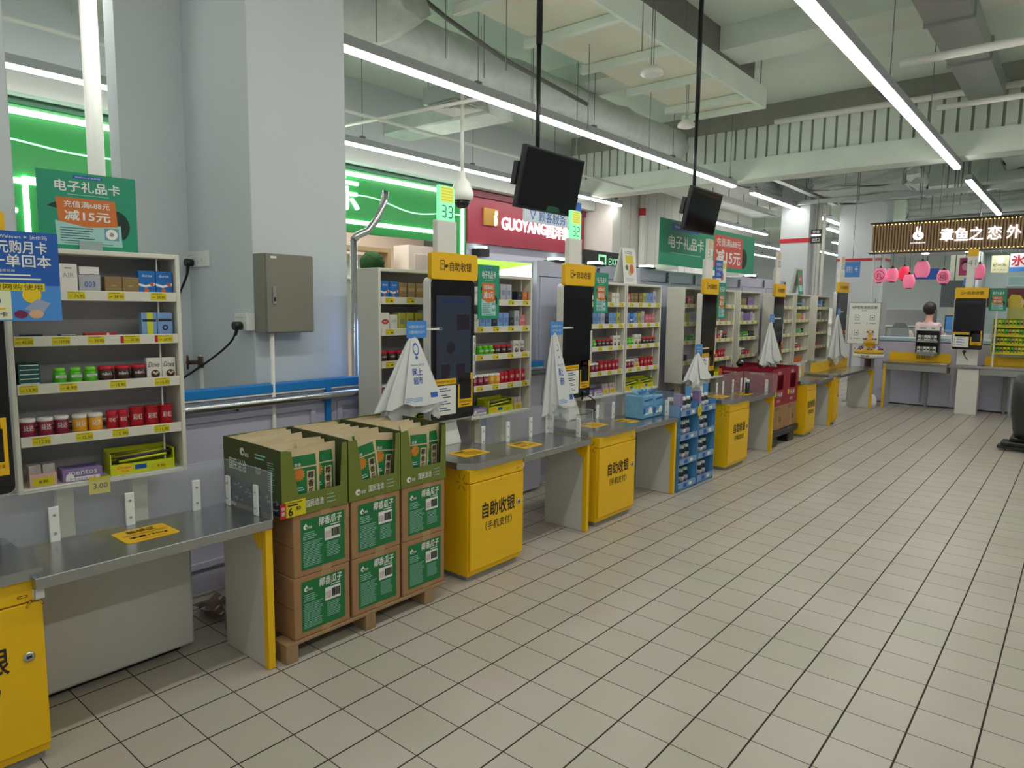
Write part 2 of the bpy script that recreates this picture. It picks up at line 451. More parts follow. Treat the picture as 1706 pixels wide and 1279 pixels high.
# right overhead duct
t = thing('air_duct', 'flat galvanised duct at the top right running toward the brown stall', 'duct', (1.02, 0, 4.0))
b = MB(); b.box(-0.18, 0.18, 3.0, 9.0, 0, 0.2, GALV); b.box(-0.18, 0.18, 9.36, 11.3, 0, 0.2, GALV); obj('casing', b, t)
for y in (3.6, 5.9, 7.2, 8.9, 9.4): cpart('flange', 'flange', lambda b: b.box(-0.2, 0.2, 0, 0.03, -0.02, 0.22, GALV), t, loc=(0, y, 0))
def pipe(pts, r, label, mat=WHT, name='pipe', cat='pipe', seg=10, group=None):
    b = MB(); b.tube(pts, r, mat, seg); return obj(name, b, label=label, cat=cat, group=group)
pipe([(-1.5, 8.8, 4.12), (9, 8.8, 4.12)], 0.04, 'white pipe crossing the hall just in front of the ribbed band')
pipe([(0.72, 5.6, 3.62), (8, 5.6, 3.62)], 0.035, 'white horizontal pipe at upper right, nearer of two')
pipe([(0.72, 7.5, 3.66), (8, 7.5, 3.66)], 0.03, 'white horizontal pipe at upper right, farther of two')
pipe([(-5.0, 3.5, 3.47), (-2.6, 3.8, 3.5)], 0.018, 'thin white pipe stub near the square vent')
pipe([(-3.9, -2, 3.45), (-3.9, 9.0, 3.45)], 0.016, 'thin white sprinkler pipe between the two left strip lights')
pipe([(-2.5, 0.245, 0), (-2.5, 0.245, 4.449)], 0.048, 'thick white vertical pipe left of the big pillar')
pipe([(-4.82, 10.98, 0), (-4.82, 10.98, 4.449)], 0.06, 'white vertical pipe with red collar against the white wall')
b = MB(); b.lathe([(0.066, 0), (0.066, 0.14)], (-4.82, 10.98, 3.28), BAND, 14); obj('pipe_collar', b, label='red collar around the white vertical pipe', cat='collar')
for i, x in enumerate((-1.86, -1.80, -1.72)):
    pipe([(x, 12.25, 0), (x, 12.25, 4.449)], 0.03, ('left', 'middle', 'right')[i] + 'most of three white conduits beside the red banded column' if i != 1 else 'middle of three white conduits beside the red banded column')
def lampdome(x, y, z, label):
    t = thing('ceiling_fitting', label, 'ceiling fitting', (x, y, z))
    b = MB(); b.lathe([(0.02, 0.075), (0.05, 0.07), (0.095, 0.03), (0.10, 0.0), (0.06, -0.015)], (0, 0, 0), WHT, 20); obj('dome', b, t)
    b = MB()
    for dx in (-0.01, 0.012): b.cyl((dx, 0, 0.07), (dx, 0, 4.449 - z), 0.004, WIRE, 6)
    obj('wires', b, t)
lampdome(-0.95, 4.20, 3.50, 'white dome fitting hanging above the first hanging screen')
lampdome(-1.49, 6.0, 3.50, 'white dome fitting hanging beside the second hanging screen rod')
# far ceiling clutter
for i, (x0, x1, y0, y1, z0, z1, lb) in enumerate([
    (-1.6, -0.2, 11.0, 12.8, 3.45, 3.85, 'bulky foil air handling unit hanging left above the brown stall'),
    (-4.0, -2.6, 9.6, 14.5, 3.55, 3.95, 'wide foil duct beyond the beam, behind the second screen'),
    (-0.9, 3.2, 15.0, 17.1, 3.35, 3.75, 'large foil duct crossing above and behind the brown stall'),
    (0.9, 1.7, 10.2, 13.1, 3.85, 4.2, 'foil duct running away above the stall light strip')]):
    b = MB(); b.box(x0, x1, y0, y1, z0, z1, DUCTM, 0.03)
    es = [e for e in b.bm.edges]; bmesh.ops.subdivide_edges(b.bm, edges=es, cuts=3, use_grid_fill=True)
    for v in b.bm.verts: v.co += Vector((random.uniform(-1, 1), random.uniform(-1, 1), random.uniform(-1, 1))) * 0.03
    obj('air_duct', b, label=lb, cat='duct')
for i, (x0, y0, x1, y1, z) in enumerate([(-2.5, 10.2, 2.5, 10.2, 3.55), (-2.5, 11.8, 3, 11.8, 3.36), (-1.75, 9.6, -1.75, 12.9, 3.46), (-2.9, 9.6, -2.9, 13, 3.35), (-2.5, 12.9, 3, 12.9, 3.5)]):
    t = obj('cable_tray', MB().box(min(x0, x1) - 0.05, max(x0, x1) + 0.05, min(y0, y1) - 0.05, max(y0, y1) + 0.05, z, z + 0.07, GALV),
            label='cable tray beyond the ribbed beam, ' + ('nearest crosswise one', 'second crosswise one', 'right lengthwise one', 'left lengthwise one', 'farthest crosswise one')[i], cat='cable tray')
    for k in range(5):
        u = (k + 0.5) / 5
        cpart('hanger_rod', ('trod', z), lambda b: b.cyl((0, 0, z + 0.07), (0, 0, 4.449), 0.007, WIRE, 6), t, loc=(x0 + (x1 - x0) * u, y0 + (y1 - y0) * u, 0))
for k in range(60):
    x = random.uniform(-1.2, 2.6); y = random.uniform(10.3, 13.0)
    if (-1.7 < x < -.1 and 10.9 < y < 12.9) or .6 < x < 1.8: continue
    cpart('suspension_wire', ('sw', k % 4), lambda b: b.cyl((0, 0, 3.0 + 0.15 * (k % 4)), (0, 0, 4.449), 0.006, WIRE, 5), None, loc=(x, y, 0),
          label='thin wire hanging from the ceiling above the brown stall', cat='wire', group='ceiling wires above the stall')
for k, (x, y, z) in enumerate([(-1.9, 2.6, 3.4), (-1.7, 3.1, 3.4), (-2.4, 3.6, 3.6), (-2.6, 4.6, 3.3), (-1.75, 4.4, 3.2), (-1.9, 5.9, 3.3), (-0.6, 3.4, 3.4), (-2.5, 2.4, 3.6)]):
    obj('suspension_wire', MB().cyl((x, y, z), (x, y, 4.449), 0.004, WIRE, 5), label='thin wire hanging from the ceiling above the kiosks', cat='wire', group='ceiling wires above the kiosks')
pipe([(-2.75, 2.95, 4.3), (-2.7, 3.4, 4.15), (-2.5, 4.0, 3.9), (-2.3, 5.2, 3.7)], 0.022, 'slanting grey cable conduit above the first screen', WIRE)
pipe([(-2.35, 2.35, 4.4), (-2.32, 2.36, 4.1), (-2.4, 2.3, 3.98), (-2.6, 2.1, 3.95)], 0.014, 'dark bent cable at the top near the pillar', M('cable_green', (70, 84, 76), 0.6))

# hanging screens
def hung_screen(x, y, z, rod_label, label, rodx, rody):
    t = thing('hanging_screen', label, 'screen', (x, y, z), rz=0.0)
    m = Matrix.Rotation(math.radians(12), 4, 'Y')
    b = MB(); b.box(-0.02, 0.02, -0.335, 0.335, -0.20, 0.20, BLK, 0.006, mat=m); obj('casing', b, t)
    b = MB(); mm = m @ fr((0.0212, 0, 0)); b.rect(0.64, 0.37, SCR, mm); obj('display', b, t)
    b = MB(); b.box(-0.09, -0.02, -0.13, 0.13, -0.1, 0.1, BLK, 0.006, mat=m); b.box(-0.06, -0.02, -0.345, -0.30, -0.06, 0.09, BLK, 0.004, mat=m); obj('bracket', b, t)
    b = MB(); b.tube([(rodx, rody, 0.02), (rodx, rody, 0.9)], 0.016, BLK, 12); b.tube([(rodx, rody, 0.9), (rodx, rody, 4.42 - z)], 0.022, BLK, 12); b.box(rodx - 0.06, rodx + 0.06, rody - 0.06, rody + 0.06, 4.41 - z, 4.449 - z, BLK, 0.004); obj('rod', b, t)
    return t
hung_screen(-0.75, 2.47, 2.31, None, 'black screen on a ceiling rod in front of the red shop sign', -0.06, -0.07)
hung_screen(-0.75, 4.90, 2.385, None, 'black screen on a ceiling rod above the green banner', -0.06, -0.07)

# ---------------------------------------------------------------- shop fronts across the corridor
FG = M('fascia_green', (14, 128, 52), 0.25, vary=0.05, scale=1.5)
FGD = M('fascia_green_dark', (20, 92, 60), 0.4)
t = thing('green_shop_sign', 'bright green shop fascia edged with white light lines', 'shop sign', (-5.5, 0, 0))
b = MB(); b.box(-0.08, 0, -4, 6.62, 2.42, 3.29, FG); b.box(-0.05, 0.03, -4, 6.62, 3.24, 3.295, FGD); obj('fascia', b, t)
for y0, y1, z in ((-4, 6.62, 3.175), (-4, 6.15, 2.555)):
    b = MB(); b.box(0.0, 0.035, y0, y1, z - 0.025, z + 0.025, NEON); obj('neon_tube', b, t)
b = MB(); y = -4; P = []
while y < 6.6: P.append((0.012, y, 2.86 + 0.05 * math.sin(y * 1.9) + 0.03 * math.sin(y * 4.3))); y += 0.12
b.tube(P, 0.009, NEONG, 6); obj('neon_line', b, t)
for (y0, z0, y1, z1) in ((0.70, 2.05, 0.70, 2.57), (0.70, 2.57, 0.86, 2.57), (6.18, 2.56, 6.28, 2.56), (6.28, 2.0, 6.28, 2.56), (6.52, 1.9, 6.52, 3.0)):
    b = MB(); b.box(0.0, 0.03, min(y0, y1) - 0.02, max(y0, y1) + 0.02, min(z0, z1), max(z0, z1) + 0.03, NEON); obj('neon_bar', b, t)
b = MB(); b.text('东', NEON, fr((0.0, 4.30, 2.92)), h=0.44, bold=0.02, ext=0.03); obj('neon_letter', b, t)
b = MB(); b.text('T', NEON, fr((0.0, 0.52, 2.18)), h=0.24, bold=0.03, ext=0.03); obj('neon_letter', b, t)
for y0 in (6.0, 0.2): obj('side_panel', MB().box(-0.08, 0, y0, y0 + .62, 0, 2.42, FG), t)
FR = M('fascia_red', (150, 40, 62), 0.45, vary=0.04, scale=1.5)
t = thing('red_shop_sign', 'dark red shop fascia with glowing white lettering and gold square', 'shop sign', (-5.5, 0, 0))
b = MB(); b.box(-0.08, 0.0, 6.64, 9.93, 2.47, 3.28, FR); b.box(-0.05, 0.04, 6.64, 9.93, 3.19, 3.29, M('fascia_red_dark', (104, 26, 40), 0.5)); obj('fascia', b, t)
b = MB(); b.box(0.0, 0.03, 7.0, 7.36, 2.77, 3.04, M('gold_plate', (176, 132, 52), 0.4, metal=0.3)); obj('gold_plate', b, t)
GLOW = M('letter_white', (255, 244, 240), 0.4, emit=3.0, vary=0, emit_rgb=(255, 232, 226))
b = MB(); m = fr((0.032, 7.30, 2.9)); b.disc(0.035, GLOW, m, 0.0, 0.075, 0.001, sy=1.1); b.flat([(-0.05, 0.03), (0.0, 0.05), (0.02, 0.0), (0.035, 0.02), (0.02, -0.12), (-0.03, -0.13), (-0.045, -0.1), (-0.005, -0.06)], GLOW, m, None, ) if False else b.flat([(-0.05, 0.03), (-0.01, 0.05), (0.02, 0.0), (0.03, -0.05), (0.01, -0.12), (-0.03, -0.13), (-0.045, -0.1)], GLOW, m, 0.001); obj('gold_emblem', b, t)
b = MB(); b.text('GUOYANG', GLOW, fr((0.0, 8.08, 2.84)), w=1.22, h=0.20, bold=0.012, ext=0.02); obj('lettering', b, t)
b = MB(); b.text('国洋烟酒', GLOW, fr((0.0, 9.2, 2.82)), w=0.95, h=0.24, bold=0.008, ext=0.02); obj('lettering', b, t)
# beige shop interior
l = bpy.data.lights.new('shop_fill_light', 'AREA'); l.shape = 'RECTANGLE'; l.size = 1.6; l.size_y = 5; l.energy = 110; l.color = (1, .93, .87)  # fill light added to brighten the shop, no actual fitting
o = bpy.data.objects.new('shop_fill_light', l); COL.objects.link(o); o.location = (-6.9, 5.0, 3.25)
BEI = M('beige_wall_glow', (226, 208, 190), 0.7, vary=0.03, emit=0.12)  # faint glow put into the wall colour to lift the interior
b = MB(); b.box(-8.6, -8.5, 2.0, 8.5, 0, 3.3, BEI); struct('wall_shop_interior', b)
t = thing('display_shelving', 'tan wooden frame display with white drawers inside the beige shop', 'shelving', (-7.2, 5.35, 0))
TAN = M('tan_wood', (176, 150, 112), 0.6)
b = MB(); b.box(-0.3, 0, 0.0, 0.07, 0, 2.42, TAN); b.box(-0.3, 0, 1.1, 1.17, 0, 2.42, TAN); b.box(-0.3, 0, 0.07, 1.1, 2.35, 2.42, TAN); obj('frame', b, t)
b = MB(); b.box(-0.32, -0.28, 0.07, 1.1, 1.0, 2.3, PWHT); b.box(-0.25, 0.12, 0.0, 1.1, 1.87, 1.93, PWHT); obj('shelf', b, t)
t2 = obj('topiary_ball', MB().ball((0, 0, 0.2), 0.2, M('topiary', (18, 66, 20), 0.9, vary=0.4, scale=60, bump=1), 4, jit=0.05), loc=(-7.0, 5.95, 1.932), label='round dark green topiary ball on a shop shelf', cat='topiary')
CREAM = M('cabinet_cream', (220, 212, 200), 0.6)
t = thing('wardrobe', 'tall cream cabinet with open shelf column in the beige shop', 'cabinet', (-7.0, 6.75, 0))
b = MB(); b.box(-0.4, 0, 0.0, 1.9, 0, 2.5, CREAM); obj('body', b, t)
for y in (0.12, 0.75, 1.3): 
    b = MB(); b.box(0.001, 0.02, y, y + 0.5, 0.1, 2.35, M('cabinet_door', (206, 198, 188), 0.6), 0.004); obj('door', b, t)
for k, (y, z, c, lb) in enumerate([(2.75, 1.1, RED, 'red'), (2.9, 0.85, PWHT, 'white'), (3.05, 0.6, BLK, 'black')]):
    obj('goods_stack', MB().box(-6.2, -6.0, y, y + 0.12, 0, z + 0.6, c, 0.01), label='narrow %s goods display glimpsed between pillar and rack' % lb, cat='display')
for k, (y, c, lb) in enumerate([(7.1, PWHT, 'white'), (7.35, BLK, 'black'), (7.6, PWHT, 'pale')]):
    b = MB(); b.lathe([(0.05, 0), (0.11, 0.3), (0.09, 0.5), (0.03, 0.62), (0.03, 0.70)], (0, 0, 0), c, 12)
    t = obj('clothes_display', b, loc=(-6.2, y - 0.6, 1.3), label='%s garment on a stand behind the kiosk numbered 33' % lb, cat='clothes')
    obj('stand', MB().cyl((0, 0, -1.3), (0, 0, 0), 0.02, WIRE, 8), t)
struct('wall_lavender_front', MB().box(-5.75, -5.6, 6.64, 9.9, 0, 2.465, LAV))
for k, (y, z) in enumerate([(6.95, 2.35), (9.1, 2.3)]):
    t = thing('spotlight', 'small black wall spotlight under the red sign, %s one' % ('left', 'right')[k], 'spotlight', (-5.4, y, z))
    obj('body', MB().box(-0.2, 0.0, -0.1, 0.12, -0.1, 0.03, BLK, 0.01), t); obj('lens', MB().box(-0.15, 0.0, -0.08, 0.06, 0.031, 0.06, NEON), t)

# cctv dome camera
t = thing('security_camera', 'white dome security camera hanging before the green sign', 'security camera', (-3.0, 3.93, 2.56))
b = MB(); b.lathe([(0.105, 0), (0.12, 0.05), (0.118, 0.09), (0.085, 0.18), (0.035, 0.24), (0.03, 0.3)], (0, 0, 0), WHT, 24); obj('housing', b, t)
b = MB(); b.lathe([(0.02, -0.085), (0.06, -0.07), (0.082, -0.03), (0.085, -0.001)], (0, 0, 0), SCR, 24); obj('dome', b, t)
b = MB(); b.cyl((0, 0, 0.30), (0, 0, 1.20), 0.02, WHT, 10); obj('pole', b, t)
# service direction sign
t = thing('direction_sign', 'hanging white and blue sign with arrow behind the first screen', 'sign', (-2.5, 4.36, 2.36))
b = MB(); b.box(-0.02, 0, 0, 0.82, 0, 0.28, M('sign_pale', (206, 214, 224), 0.5)); b.text('▽ 顾客服务', SBLU, fr((0, 0.42, 0.085)), w=0.66, h=0.13, bold=0.01); obj('panel', b, t)
b = MB(); b.box(-0.02, 0, 0.82, 1.06, -0.02, 0.31, SBLU); m = fr((0.0, 0.92, 0.13)); b.flat([(-0.1, 0.0), (0.0, 0.08), (0.03, 0.055), (-0.015, 0.02), (0.1, 0.02), (0.1, -0.02), (-0.015, -0.02), (0.03, -0.055), (0.0, -0.08)], PWHT, m, 0.001); obj('arrow_panel', b, t)
for y in (0.1, 0.95): obj('hanging_wire', MB().cyl((-0.01, y, 0.281), (-0.01, y, 2.089), 0.003, WIRE, 5), t)
# exit sign
t = thing('exit_sign', 'black exit sign with green pictogram above the lavender lockers', 'sign', (-3.0, 6.27, 1.96))
b = MB(); b.box(-0.05, 0, 0, 0.9, 0, 0.26, BLK); obj('case', b, t)
b = MB(); m = fr((0.002, 0.42, 0.14)); b.rect(0.2, 0.15, M('exit_green', (150, 230, 180), 0.4, emit=0.5), m); b.rect(0.13, 0.09, M('exit_dark', (20, 70, 50), 0.5), m, off=0.001); b.text('EXIT', M('exit_green', None), fr((0.002, 0.72, 0.13)), w=0.28, h=0.09); obj('face', b, t)
obj('pole', MB().box(-0.04, -0.01, 0.4, 0.45, -1.96, 0, BLK), t)
# far exit sign beside column
t = thing('exit_sign', 'small dark hanging sign beside the red banded column', 'sign', (-1.73, 11.5, 2.63))
b = MB(); b.box(0, 0.18, 0, 0.03, 0, 0.24, BLK); m = fr((0.09, -0.001, 0.12), 'y-'); b.rect(0.16, 0.03, M('exit_line', (220, 240, 230), 0.4, emit=0.8), m, 0, 0.02); b.text('出口', PWHT, m, w=0.12, h=0.07, cy=-0.06); b.text('安全', PWHT, m, w=0.12, h=0.05, cy=0.08); obj('panel', b, t)
obj('hanging_rod', MB().cyl((0.09, 0.015, 0.24), (0.09, 0.015, 1.819), 0.006, WIRE, 6), t)
t = thing('direction_sign', 'small blue hanging direction sign left of the brown stall', 'sign', (-1.26, 12.0, 2.05))
b = MB(); b.box(0, 0.25, 0, 0.02, 0, 0.27, SBLUL); m = fr((0.12, -0.001, 0.14), 'y-'); b.text('收银台', PWHT, m, w=0.1, h=0.12, cx=-0.04); b.text('+', PWHT, m, w=0.05, h=0.08, cx=0.07); obj('panel', b, t)
obj('hanging_wire', MB().cyl((0.12, 0.01, 0.27), (0.12, 0.01, 2.399), 0.004, WIRE, 5), t)
# ---------------------------------------------------------------- low partition with blue rail
t = thing('low_partition', 'lavender low partition capped with a blue rail and steel tube', 'partition', (-1.10, 0, 0))
b = MB(); b.box(-0.06, -0.02, -1.5, 2.9, 0.02, 0.99, LAV); obj('panel', b, t)
b = MB(); b.box(-0.08, 0.0, -1.5, 2.9, 0.995, 1.04, BLUE, 0.004); b.box(-0.015, -0.005, -1.5, 2.9, 0.985, 0.995, PWHT); obj('rail_cap', b, t)
b = MB(); b.tube([(0.03, -1.5, 0.955), (0.03, 2.9, 0.955)], 0.022, CHROME, 14); obj('hand_rail', b, t)
for y in (-0.95, 0.32, 0.83, 2.0): cpart('rail_bracket', 'rbr', lambda b: b.tube([(0.0, 0, 0.93), (0.03, 0, 0.93), (0.03, 0, 0.95)], 0.008, CHROME, 8), t, loc=(0, y, 0))
for y in (0.88, 2.2): cpart('post', 'bpost', lambda b: b.box(-0.05, 0.004, -0.012, 0.02, 0, 1.0, BLUE, 0.003), t, loc=(0, y, 0))
for y0, y1 in ((-1.3, 0.80), (0.95, 2.1)):
    b = MB(); w = 0.02
    for z in (0.15, 0.88): b.box(-0.019, -0.005, y0, y1, z, z + 0.03, LAV)
    for y in (y0, y1 - 0.03): b.box(-0.019, -0.005, y, y + 0.03, 0.18, 0.88, LAV)
    obj('frame', b, t)
# chrome post with curved top
P = [(-1.19, 1.14, 0), (-1.19, 1.14, 1.84)]
b = MB(); b.tube(P, 0.022, CHROME, 14)
b.tube([(-1.19, 1.14, 1.84), (-1.19, 1.17, 1.87), (-1.19, 1.24, 1.90), (-1.19, 1.32, 1.98), (-1.19, 1.37, 2.08), (-1.19, 1.385, 2.15)], 0.022, CHROME, 14)
obj('guide_post', b, label='chrome post with a curved free top beside the big pillar', cat='post')

# ---------------------------------------------------------------- wall fittings on the pillar
GRYBOX = M('box_grey', (134, 131, 118), 0.45, vary=0.03)
t = thing('electrical_box', 'grey metal electrical cabinet mounted on the pillar', 'electrical box', (-1.2, 0.5, 1.31))
b = MB(); b.box(0.001, 0.11, 0.0, 0.285, 0, 0.41, GRYBOX, 0.004); obj('body', b, t)
b = MB(); b.box(0.111, 0.124, 0.004, 0.281, 0.004, 0.406, GRYBOX, 0.003); b.rect(0.035, 0.012, PWHT, fr((0.1245, 0.045, 0.39))); obj('door', b, t)
b = MB(); b.box(0.1245, 0.130, 0.035, 0.055, 0.15, 0.24, PGRY, 0.002); b.box(0.130, 0.132, 0.039, 0.051, 0.165, 0.185, BLK); obj('handle', b, t)
pipe([(-1.11, 0.545, 0.0), (-1.11, 0.545, 1.305)], 0.012, 'slim white conduit dropping from the grey electrical box')
def socket(x, y, z, w, label, holes):
    t = thing('wall_socket', label, 'socket', (x, y, z))
    b = MB(); b.box(0, w, -0.05, -0.001, 0, 0.09, PWHT, 0.004)
    for k in range(holes):
        b.box(0.015 + k * 0.02, 0.02 + k * 0.02, -0.0508, -0.0502, 0.065, 0.07, BLK)
    b.box(w * 0.52, w * 0.54, -0.0508, -0.0502, 0.02, 0.035, PGRY); b.box(w * 0.7, w * 0.72, -0.0508, -0.0502, 0.03, 0.045, PGRY)
    obj('cover', b, t); return t
socket(-1.90, 0.54, 1.665, 0.24, 'long white socket box on the pillar, left of the grey cabinet', 3)
obj('mounting_plate', MB().box(-1.63, -1.56, 0.515, 0.539, 1.67, 1.76, GALV, 0.002), label='bare metal mounting plate right of the long white socket', cat='plate')
socket(-1.31, 0.50, 1.32, 0.12, 'small white socket box below the grey cabinet', 4)
def cable(pts, r, label, plug=None):
    t = thing('power_cable', label, 'cable', pts[0])
    o = Vector(pts[0]); P = [Vector(p) - o for p in pts]
    S = []
    for k in range(len(P) - 1):
        p0 = P[max(k - 1, 0)]; p1 = P[k]; p2 = P[k + 1]; p3 = P[min(k + 2, len(P) - 1)]
        for q in range(8):
            u = q / 8; S.append(0.5 * ((2 * p1) + (p2 - p0) * u + (2 * p0 - 5 * p1 + 4 * p2 - p3) * u * u + (3 * p1 - p0 - 3 * p2 + p3) * u ** 3))
    S.append(P[-1])
    b = MB(); b.tube(S, r, RUB, 8); obj('cord', b, t)
    b = MB(); b.cyl((0, 0.02, 0), (0, -0.02, 0), 0.022, BLK, 12); b.cyl((0, 0, 0), (0, -0.01, -0.05), 0.012, BLK, 10, 0.007); obj('plug', b, t)
cable([(-1.83, 0.463, 1.69), (-1.83, 0.45, 1.62), (-1.86, 0.42, 1.52), (-1.93, 0.4, 1.42), (-1.95, 0.38, 1.33), (-1.93, 0.36, 1.25)], 0.007, 'black cable hanging from the long white socket')
cable([(-1.24, 0.425, 1.345), (-1.25, 0.40, 1.27), (-1.34, 0.36, 1.19), (-1.5, 0.30, 1.09), (-1.62, 0.26, 1.02), (-1.7, 0.22, 0.95)], 0.006, 'black cable slanting down from the small white socket')
pipe([(-1.80, 0.51, 0.0), (-1.80, 0.51, 1.16)], 0.022, 'white water pipe with valve at the foot of the pillar')
pipe([(-1.84, 0.515, 1.77), (-1.84, 0.515, 4.449)], 0.014, 'left thin vertical pipe above the long socket')
pipe([(-1.64, 0.515, 1.77), (-1.64, 0.515, 4.449)], 0.014, 'right thin vertical pipe above the long socket')
t = thing('valve', 'dark red handwheel valve on the white water pipe', 'valve', (-1.80, 0.51, 1.115))
b = MB(); b.cyl((0, 0, -0.03), (0, 0, 0.035), 0.028, M('valve_brass', (92, 78, 66), 0.5, metal=0.5), 12); b.cyl((0, 0, 0.0), (-0.03, -0.07, 0), 0.012, M('valve_brass', None), 10); obj('body', b, t)
b = MB(); VR = M('valve_wheel', (92, 36, 34), 0.5)
ax = Vector((-0.03, -0.07, 0)).normalized(); u = ax.cross(Vector((0, 0, 1))).normalized(); v = ax.cross(u)
c = ax * 0.082
b.tube([c + (u * math.cos(a * PI / 8) + v * math.sin(a * PI / 8)) * 0.036 for a in range(17)], 0.006, VR, 8)
for a in range(4): b.cyl(c, c + (u * math.cos(a * PI / 2) + v * math.sin(a * PI / 2)) * 0.036, 0.004, VR, 6)
b.ball(c, 0.011, VR, 2); obj('handwheel', b, t)

l = bpy.data.lights.new('blue_led', 'AREA'); l.shape = 'RECTANGLE'; l.size = .03; l.size_y = .5; l.energy = 0.9; l.color = (.15, .4, 1)
o = bpy.data.objects.new('blue_led', l); COL.objects.link(o); o.location = (-1.11, 1.30, 1.2); o.rotation_euler = (PI / 2, 0, math.radians(150))
# ---------------------------------------------------------------- lavender lockers
def lockers(y0, y1, x, z, label, doors, lamps=()):
    t = thing('locker_bank', label, 'lockers', (x, y0, 0)); L = y1 - y0
    b = MB(); b.box(-0.35, 0, 0, L, 0.0, z, LAV, 0.004); obj('cabinet', b, t)
    w = L / doors
    for k in range(doors):
        b = MB(); b.box(0.001, 0.010, k * w + 0.03, (k + 1) * w - 0.03, 0.5, z - 0.13, LAV, 0.003); d = obj('door', b, t)
        b = MB(); b.box(0.011, 0.02, (k + 1) * w - 0.10, (k + 1) * w - 0.07, z - 0.12, z - 0.02, M('hinge_dark', (62, 62, 66), 0.5)); b.rect(0.012, 0.02, PGRY, fr((0.0204, (k + 1) * w - 0.085, z - 0.05))); b.rect(0.012, 0.02, PGRY, fr((0.0204, (k + 1) * w - 0.085, z - 0.09))); obj('hinge', b, t)
        b = MB(); b.box(0.0, 0.0008, k * w + 0.022, (k + 1) * w - 0.022, z - 0.128, z - 0.122, BLK); obj('seam', b, t)
    for y in lamps:
        lp = obj('lamp_base', MB().box(-0.12, 0.02, y - 0.07, y + 0.09, z, z + 0.018, BLK, 0.003), t)
        obj('lamp', MB().box(-0.10, 0.015, y - 0.04, y + 0.05, z + 0.0185, z + 0.04, NEON, 0.003), lp)
lockers(2.99, 3.95, -1.25, 1.83, 'lavender locker bank behind the kiosk numbered 32', 1, (0.3, 0.9))
lockers(3.96, 4.62, -1.45, 1.86, 'lavender locker section set back below the exit sign', 1)
lockers(4.63, 7.2, -1.25, 1.85, 'long lavender locker bank under the green banner', 4, (0.2,))
lockers(7.21, 8.9, -1.25, 1.87, 'farther lavender locker bank right of the green banner', 2, (0.4,))
b = MB(); b.box(-1.42, -1.3, 2.25, 2.98, 0, 1.64, LAV)
obj('locker_bank', b, label='plain lavender panel below the glowing light box', cat='lockers')
t = thing('light_box', 'glowing white and green light box above the rack right of kiosk 33', 'light box', (-1.3, 2.25, 1.645))
m = M('light_box_face', (240, 255, 236), 0.4, emit=1.6, vary=0)
obj('case', MB().box(-0.12, 0, 0, 0.735, 0, 0.165, PWHT, 0.004), t)
b = MB(); b.rect(0.72, 0.15, m, fr((0.001, 0.367, 0.082))); b.flat([(-0.36, -0.04), (0.1, 0.03), (0.36, 0.07), (0.36, 0.075), (-0.36, 0.075)], M('light_box_green', (186, 232, 90), 0.4, emit=0.9, vary=0), fr((0.0016, 0.367, 0.082))); obj('face', b, t)

# ---------------------------------------------------------------- merchandise
def jar(key, body, lid, r=0.0255, h=0.078, txt=None, tcol=PWHT, lidh=0.014, neck=0.95, band=None):
    def f(b):
        b.lathe([(r * 0.92, 0), (r, 0.004), (r, h - lidh - 0.002), (r * neck, h - lidh)], (0, 0, 0), body, 18)
        if band: b.lathe([(r + 0.0004, h * 0.12), (r + 0.0004, h * 0.45)], (0, 0, 0), band, 18)
        if txt:
            vs, fs, (x0, x1, y0, y1) = text_geo(txt, 0.0, 0)
            W = r * 1.35; sc = W / (x1 - x0); H = (y1 - y0) * sc
            sy = sc * (min(h * 0.32, H * 1.4) / H)
            out = []
            for x, y in vs:
                a = ((x - (x0 + x1) / 2) * sc) / r
                out.append(((r + 0.0007) * math.cos(a), (r + 0.0007) * math.sin(a), h * 0.55 + (y - (y0 + y1) / 2) * sy))
            b.faces(out, fs, tcol)
    def g(b): b.lathe([(r * 1.03, h - lidh), (r * 1.05, h - lidh + 0.002), (r * 1.05, h - 0.002), (r * 0.98, h), (r * 0.6, h), (r * 0.55, h - 0.001)], (0, 0, 0), lid, 18)
    return ('jar', [('body', f), ('lid', g)])
def bottle(key, body, cap, r=0.024, h=0.066, label=PWHT):
    def f(b):
        b.lathe([(r * 0.9, 0), (r, 0.004), (r, h * 0.62), (r * 0.86, h * 0.74), (r * 0.78, h * 0.76)], (0, 0, 0), body, 16)
        b.rect(r * 1.5, h * 0.14, label, fr((r + 0.0006, 0, h * 0.5)))
        b.text('DOUBLEMINT', INK, fr((r + 0.0010, 0, h * 0.5)), w=r * 1.35, h=h * 0.07)
    def g(b): b.lathe([(r * 0.8, h * 0.76), (r * 0.8, h - 0.003), (r * 0.7, h)], (0, 0, 0), cap, 16)
    return ('bottle', [('body', f), ('cap', g)])
def carton(key, w, d, h, col, extra=None, name='carton'):
    def f(b):
        b.box(-d / 2, d / 2, -w / 2, w / 2, 0, h, col, 0.0015)
        m = fr((d / 2 + 0.0006, 0, h / 2))
        if extra: extra(b, m, w, h)
    return (name, [('body', f)])
def put(kind, key, loc, rz, label, cat, group, single=False, parent=None):
    name, parts = kind
    if len(parts) == 1 or single:
        def f(b):
            for _, p in parts: p(b)
        o = obj(name, cached(('1', key), name, f), label=label, cat=cat, group=group)
        o.location = loc; o.rotation_euler = (0, 0, rz); return o
    t = thing(name, label, cat, loc, rz, group)
    for n, p in parts: obj(n, cached((key, n), n, p), t)
    return t

